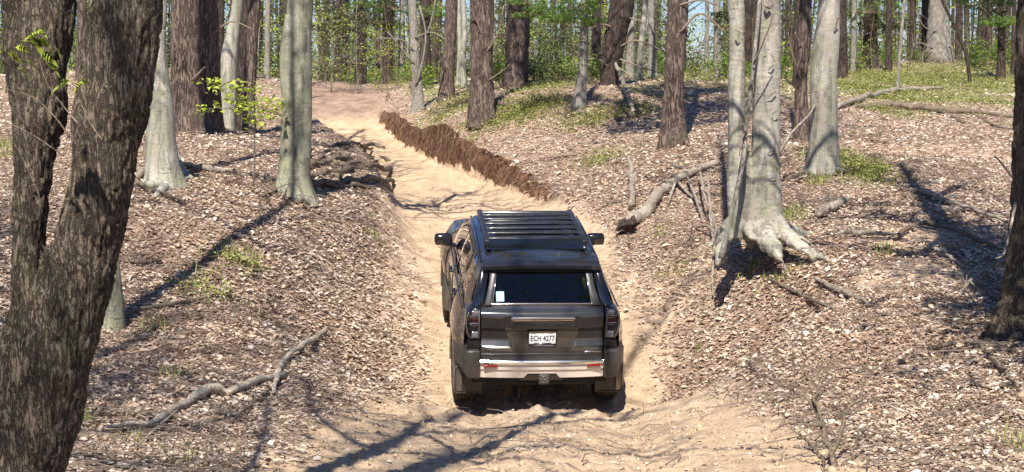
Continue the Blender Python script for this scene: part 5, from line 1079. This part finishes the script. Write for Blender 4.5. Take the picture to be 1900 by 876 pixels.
for sx in (-1, 1):
    mb = MB(); mb.tube(np.array([(sx * .568, RW(1.40) - .012, 1.40), (sx * .505, RW(1.735) - .012, 1.735)]), .006, 4); P_('window_trim', mb, 'chrome', rw)
mb = MB(); y0 = RW(1.455) - .003; mb.add([(-.525, RW(1.42) - .003, 1.42), (-.435, RW(1.42) - .003, 1.42), (-.435, RW(1.515) - .003, 1.515), (-.525, RW(1.515) - .003, 1.515)], [np.array([(0, 1, 2, 3)])]); stk = P_('window_sticker', mb, 'cyan', rw, smooth=False)
mb = MB(); mb.add([(x, RW(z) - .005, z) for x, z in ((-.513,1.45),(-.465,1.45),(-.475,1.505),(-.50,1.51))], [np.array([(0, 1, 2, 3)])]); P_('sticker_print', mb, 'white', stk, smooth=False)
mb = MB(); mb.tube(np.array([(.0, RW(1.42) - .03, 1.42), (-.2, RW(1.43) - .03, 1.43), (-.42, RW(1.435) - .03, 1.435)]), .008, 5); P_('wiper', mb, 'black', rw) if 0 else None
mb = MB(); mb.box(-.62, .62, RW(1.62) + .06, RW(1.62) + .13, 1.63, 1.76); P_('spoiler_shade_band', mb, 'under')  # dark band put in to imitate the spoiler's shade on the window top
# spoiler
xs = np.linspace(-.675, .675, 25); prof = [(.86,1.822),(.70,1.834),(.50,1.838),(.36,1.835),(.285,1.826),(.268,1.812),(.275,1.772),(.31,1.745),(.42,1.735),(.55,1.735)]
mb = MB(); V = []
for x in xs:
    t = abs(x) / .675
    for y, z in prof: V.append((x, y + .05 * t ** 3 * (y < .5), z - .035 * t ** 2.2))
n_ = len(prof); F = [(a * n_ + b_, (a + 1) * n_ + b_, (a + 1) * n_ + b_ + 1, a * n_ + b_ + 1) for a in range(24) for b_ in range(n_ - 1)]; mb.add(V, [np.array(F)])
for a in (0, 24 * n_): mb.add([V[a + k] for k in range(n_)], [np.array([(0, k, k + 1) if a else (0, k + 1, k) for k in range(1, n_ - 1)])])
K['dpaint'] = mat_paint('dark_roof_paint', (.045, .047, .052), .6, .16, .3); sp_ = P_('spoiler', mb, 'dpaint', auto=40)
mb = MB(); mb.box(-.14, .14, .28, .31, 1.782, 1.796, .003); P_('brake_light', mb, 'smoke', sp_)
# ---- tail lights
for sx in (-1, 1):
    def X(a): return sx * a
    mb = MB(); pts = [(.712,1.385),(.80,1.385),(.872,1.33),(.885,1.20),(.868,1.08),(.83,1.02),(.712,1.02)]
    mb.prism([(X(a), b_) for a, b_ in pts][::sx], -.005, .30); tl = P_('tail_light', mb, 'gloss', smooth=False, bevel=.012)
    for (z0, z1, mt, x1) in ((1.315,1.362,'clearl',.812),(1.222,1.292,'smoke',.835),(1.135,1.205,'smokedk',.835),(1.045,1.115,'clearl',.81)):
        mb = MB(); mb.box(min(X(.735), X(x1)), max(X(.735), X(x1)), -.017, .01, z0, z1, .006); P_('lens', mb, mt, tl)
    for pth in ([(.728,1.302),(.84,1.302)], [(.728,1.213),(.84,1.213)], [(.845,1.35),(.866,1.28),(.868,1.19),(.852,1.10),(.82,1.045)], [(.735,1.372),(.80,1.372)], [(.728,1.365),(.728,1.04)]):
        mb = MB(); mb.tube(np.array([(X(a), -.013, b_) for a, b_ in pth]), .0045, 4); P_('light_guide', mb, 'clearl', tl)
    mb = MB(); mb.prism([(X(a), b_) for a, b_ in [(.712,1.01),(.845,1.01),(.862,.90),(.712,.90)]][::sx], .015, .3); P_('corner_trim', mb, 'black', smooth=False, bevel=.008)
    # corner of the bumper
    mb = MB(); cs = [(.712,.895),(.855,.895),(.905,.80),(.905,.66),(.85,.565),(.712,.555)]; cs2 = [(.712,.90),(.93,.90),(1.0,.80),(1.0,.66),(.96,.56),(.712,.55)]
    n = len(cs); V = [(X(a), -.055, b_) for a, b_ in cs] + [(X(a * 1.005), .02, b_) for a, b_ in cs] + [(X(min(a, .995)), .34, b_) for a, b_ in cs2]
    Fq = [(l_ * n + a, l_ * n + (a + 1) % n, (l_ + 1) * n + (a + 1) % n, (l_ + 1) * n + a) for l_ in (0, 1) for a in range(n)]; F3 = [(0, a + 1, a) for a in range(1, n - 1)]
    Fq = np.array(Fq); F3 = np.array(F3)
    if sx < 0: Fq = Fq[:, ::-1]; F3 = F3[:, ::-1]
    mb.add(V, [Fq, F3]); P_('bumper_corner', mb, 'plastic', smooth=False, bevel=.015)
    # wheel arch flare
    for yc in WY:
        mb = MB(); a_ = np.linspace(R(-12), R(192), 34); rings = []
        for aa in a_:
            cy, cz = math.cos(aa), math.sin(aa)
            for rr_, xx_ in ((WR - .01, .86), (WR - .01, .985), (WR + .02, 1.0), (WR + .07, .99), (WR + .105, .945), (WR + .11, .90)): rings.append((X(xx_), yc + cy * rr_, WZ + .01 + cz * rr_))
        n_ = 6; F = np.array([(a * n_ + b_, (a + 1) * n_ + b_, (a + 1) * n_ + b_ + 1, a * n_ + b_ + 1) for a in range(33) for b_ in range(n_ - 1)]); mb.add(rings, [F if sx < 0 else F[:, ::-1]])
        P_('wheel_arch', mb, 'paint' if yc < 2 else 'plastic', auto=50)
    mb = MB(); mb.box(min(X(.66), X(.99)), max(X(.66), X(.99)), .245, .265, .27, .60, .008); mf = P_('mud_flap', mb, 'black')
    mb = MB(); mb.tube(np.array([(X(.985), .236, .60), (X(.985), .236, .30), (X(.96), .236, .275), (X(.68), .236, .275)]), .006, 4); P_('flap_rim', mb, 'plastic', mf)
    # mirrors and handles
    mb = MB(); mb.box(min(X(.89), X(1.13)), max(X(.89), X(1.13)), 3.02, 3.15, 1.225, 1.385, .055); mr = P_('door_mirror', mb, 'gloss')
    mb = MB(); mb.box(min(X(.86), X(.99)), max(X(.86), X(.99)), 3.06, 3.13, 1.21, 1.25, .015); P_('mirror_arm', mb, 'gloss', mr)
    mb = MB(); mb.box(min(X(.95), X(1.10)), max(X(.92), X(1.11)), 3.012, 3.022, 1.245, 1.365, .003); P_('mirror_glass', mb, 'smokedk', mr)
    for yy_ in (1.50, 2.42):
        mb = MB(); mb.box(min(X(.925), X(.962)), max(X(.925), X(.962)), yy_, yy_ + .20, 1.05, 1.085, .012); P_('door_handle', mb, 'black')
    for yy_ in (1.20, 2.10, 3.14):
        mb = MB(); q_ = np.interp(yy_, ys, np.arange(NS)); row = int(round(q_)); pp = np.array([(X(Xh[row, k]) * 1.002, ys[row], Zh[row, k]) for k in range(1, 8)]); mb.tube(pp, .006, 4, False); P_('door_gap', mb, 'black')
    mb = MB(); mb.tube(np.array([(X(a) * 1.0, b_, c_) for a, b_, c_ in ((.905,.35,1.287),(.915,1.0,1.272),(.914,1.8,1.25),(.912,2.6,1.235),(.905,3.15,1.225))]), .010, 6, False); P_('belt_trim', mb, 'gloss')
# ---- bumper
mb = MB(); xs = np.linspace(-.71, .71, 41); prof = [(.02,.778),(-.055,.772),(-.068,.757),(-.066,.728),(-.040,.724)]
V = [(x, y + .04 * (abs(x) / .71) ** 3, z) for x in xs for y, z in prof]; n_ = 5; mb.add(V, [np.array([(a * n_ + b_, (a + 1) * n_ + b_, (a + 1) * n_ + b_ + 1, a * n_ + b_ + 1) for a in range(40) for b_ in range(4)])]); P_('bumper_step', mb, 'chrome', auto=30)
mb = MB(); xs = np.unique(np.concatenate([np.linspace(-.71, .71, 41), [-.205, -.165, .165, .205]])); V = []
for x in xs:
    zb = np.interp(abs(x), [0, .165, .205, 1], [.600, .600, .550, .548])
    for y, z in ((-.040,.724),(-.048,.70),(-.047,.66),(-.030,.655),(-.030,zb + .01),(-.015,zb),(.06,zb)): V.append((x, y + .04 * (abs(x) / .71) ** 3, z))
n_ = 7; mb.add(V, [np.array([(a * n_ + b_, (a + 1) * n_ + b_, (a + 1) * n_ + b_ + 1, a * n_ + b_ + 1) for a in range(len(xs) - 1) for b_ in range(6)])]); bp = P_('bumper', mb, 'silver', auto=25)
for sx in (-1, 1):
    mb = MB(); mb.box(min(sx * .51, sx * .67), max(sx * .51, sx * .67), -.052, 0, .700, .722, .003); P_('reflector', mb, 'red', bp)
mb = MB(); mb.box(-.25, .25, -.02, .25, .52, .598, .01); P_('hitch_surround', mb, 'black')
mb = MB(); mb.box(-.035, .085, -.062, -.03, .485, .605, .012); hc = P_('hitch_cover', mb, 'plastic')
mb = MB()
for a, b_, c_, d_ in ((-.012,.062,.575,.582),(-.012,.062,.512,.519),(-.012,-.005,.512,.582),(.055,.062,.512,.582),(.0,.05,.543,.551)): mb.box(a, b_, -.067, -.060, c_, d_)
P_('cover_emblem', mb, 'clearl', hc, smooth=False)
mb = MB(); mb.box(-.62, .62, .05, .12, .44, .62, .02); P_('rear_valance', mb, 'under')
# ---- underside
mb = MB(); mb.tube(np.array([(-.8, .78, .405), (.8, .78, .405)]), .055, 12); mb.add(*_sph(0, .78, .40, .16)) if '_sph' in globals() else None; ax = P_('rear_axle', mb, 'under')
mb = MB(); mb.tube(np.array([(0, .66, .40), (0, .70, .40), (0, .86, .40), (0, .92, .40)]), [.09, .15, .15, .07], 16); P_('differential', mb, 'under', ax)
mb = MB(); mb.tube(np.array([(.45, .12, .47), (.45, .7, .50), (.4, 1.6, .5)]), .032, 10); P_('exhaust_pipe', mb, 'under')
for sx in (-1, 1):
    mb = MB(); mb.box(sx * .5 - .04, sx * .5 + .04, .1, 4.6, .46, .60); P_('frame_rail', mb, 'under')
    mb = MB(); mb.tube(np.array([(sx * .55, .60, .40), (sx * .52, .52, .75)]), .03, 8); P_('shock_absorber', mb, 'under', ax)
# ---- wheels
def lathe(prof, n=48, mod=None):
    P = np.array(prof); V = []
    for a in range(n):
        t = a * 2 * math.pi / n
        for k, (x, r_0) in enumerate(P):
            rr_ = r_0 + (mod(a, k) if mod else 0); V.append((x, rr_ * math.cos(t), rr_ * math.sin(t)))
    m = len(P); F = [(a * m + k, ((a + 1) % n) * m + k, ((a + 1) % n) * m + k + 1, a * m + k + 1) for a in range(n) for k in range(m - 1)]
    return np.array(V), [np.array(F)]
tw = .135; tr_ = .41
tp = [(-tw+.02,.225),(-tw,.26),(-tw-.006,.32),(-tw+.004,.375),(-tw+.02,.400),(-.085,.408),(-.078,.408),(-.045,.41),(-.038,.41),(0,.411),(.038,.41),(.045,.41),(.078,.408),(.085,.408),(tw-.02,.400),(tw-.004,.375),(tw+.006,.32),(tw,.26),(tw-.02,.225)]
def tread(a, k):
    if k in (6, 8, 10, 12): return -.012
    if 4 <= k <= 5 or 13 <= k <= 14: return -.012 if a % 3 == 0 else 0
    if 7 <= k <= 11: return -.010 if (a + (k > 9)) % 3 == 1 else 0
    if k in (3, 15): return -.004 if a % 3 == 0 else .004
    return 0
mb = MB(); mb.add(*lathe(tp, 96, tread)); tyre_me = mb.mesh('tyre', True); sharp(tyre_me, 40)
mb = MB(); mb.add(*lathe([(tw-.02,.225),(tw-.035,.215),(tw-.10,.20),(-tw+.03,.20),(-tw+.02,.225)], 48)); mb.add(*lathe([(tw-.05,.20),(tw-.055,.19),(tw-.06,.05),(tw-.05,.0)], 24))
for q in range(6):
    t = q * math.pi / 3; pr = np.array([(tw - .035, .05 * math.cos(t), .05 * math.sin(t)), (tw - .025, .2 * math.cos(t), .2 * math.sin(t))]); mb.tube(pr, [.035, .028], 6)
rim_me = mb.mesh('rim', True); sharp(rim_me, 35)
for sx in (-1, 1):
    for yc in WY:
        w0 = bpy.data.objects.new('wheel', tyre_me); COL.objects.link(w0); w0.parent = car; w0.location = (sx * .845, yc, .407)
        if not tyre_me.materials: tyre_me.materials.append(K['rubber'])
        if sx < 0: w0.rotation_euler.z = math.pi
        w0.rotation_euler.x = .3 * yc; obj('rim', rim_me, K['plastic'], w0)
# ---- roof rack
def rz(y): return np.interp(y, [.3, .9, 1.5, 2.1, 2.6, 2.8], [1.805, 1.82, 1.82, 1.805, 1.78, 1.75])
for sx in (-1, 1):
    mb = MB(); pp = [(.58, y, rz(y) + .05) for y in (.98, 1.3, 1.6, 1.9, 2.2, 2.52)]; S = np.array(pp); S[:, 0] *= sx
    n = len(S); sec = [(-.03,-.035),(.03,-.035),(.03,.02),(.015,.032),(-.03,.032)]; V = [(p[0] + sx * a, p[1], p[2] + b_) for p in S for a, b_ in sec]; m = 5
    F = np.array([(a * m + k, a * m + (k + 1) % m, (a + 1) * m + (k + 1) % m, (a + 1) * m + k) for a in range(n - 1) for k in range(m)]); F3 = np.array([(0, k + 1, k) for k in range(1, m - 1)] + [((n-1)*m, (n-1)*m + k, (n-1)*m + k + 1) for k in range(1, m - 1)])
    mb.add(V, [F if sx > 0 else F[:, ::-1], F3 if sx > 0 else F3[:, ::-1]]); P_('rack_rail', mb, 'rack', smooth=False, bevel=.006)
    for y in (1.1, 1.8, 2.4):
        mb = MB(); mb.box(sx * .58 - .03, sx * .58 + .03, y - .06, y + .06, rz(y) - .03, rz(y) + .045, .008); P_('rack_foot', mb, 'rack')
    mb = MB(); mb.tube(np.array([(sx * .68, y, rz(y) - .03) for y in (.5, 1., 1.6, 2.2, 2.6)]), .012, 6); P_('roof_strip', mb, 'gloss')
for k, y in enumerate((1.20, 1.43, 1.66, 1.89, 2.12, 2.34)):
    mb = MB(); mb.box(-.56, .56, y - .05, y + .05, rz(y) + .040, rz(y) + .062, .008); P_('rack_slat', mb, 'rack')
mb = MB(); mb.prism([(2.42, rz(2.42) + .02), (2.45, rz(2.45) + .07), (2.60, rz(2.60) + .045), (2.68, rz(2.68) + .0)], -.56, .56, 'x')
P_('rack_fairing', mb, 'rack', smooth=False, bevel=.006)
mb = MB(); mb.prism([(.86, 1.822), (.885, 1.824), (1.085, 1.893), (1.09, 1.882), (1.04, 1.85)], -.60, .60, 'x'); P_('rear_deflector', mb, 'gloss', smooth=False, bevel=.004)
mb = MB(); mb.add([(0, .60, 1.822), (-.03, .72, 1.822), (.03, .72, 1.822), (0, .63, 1.875), (0, .69, 1.865)], [np.array([(0, 3, 1), (0, 2, 3), (1, 3, 4), (2, 4, 3)])])
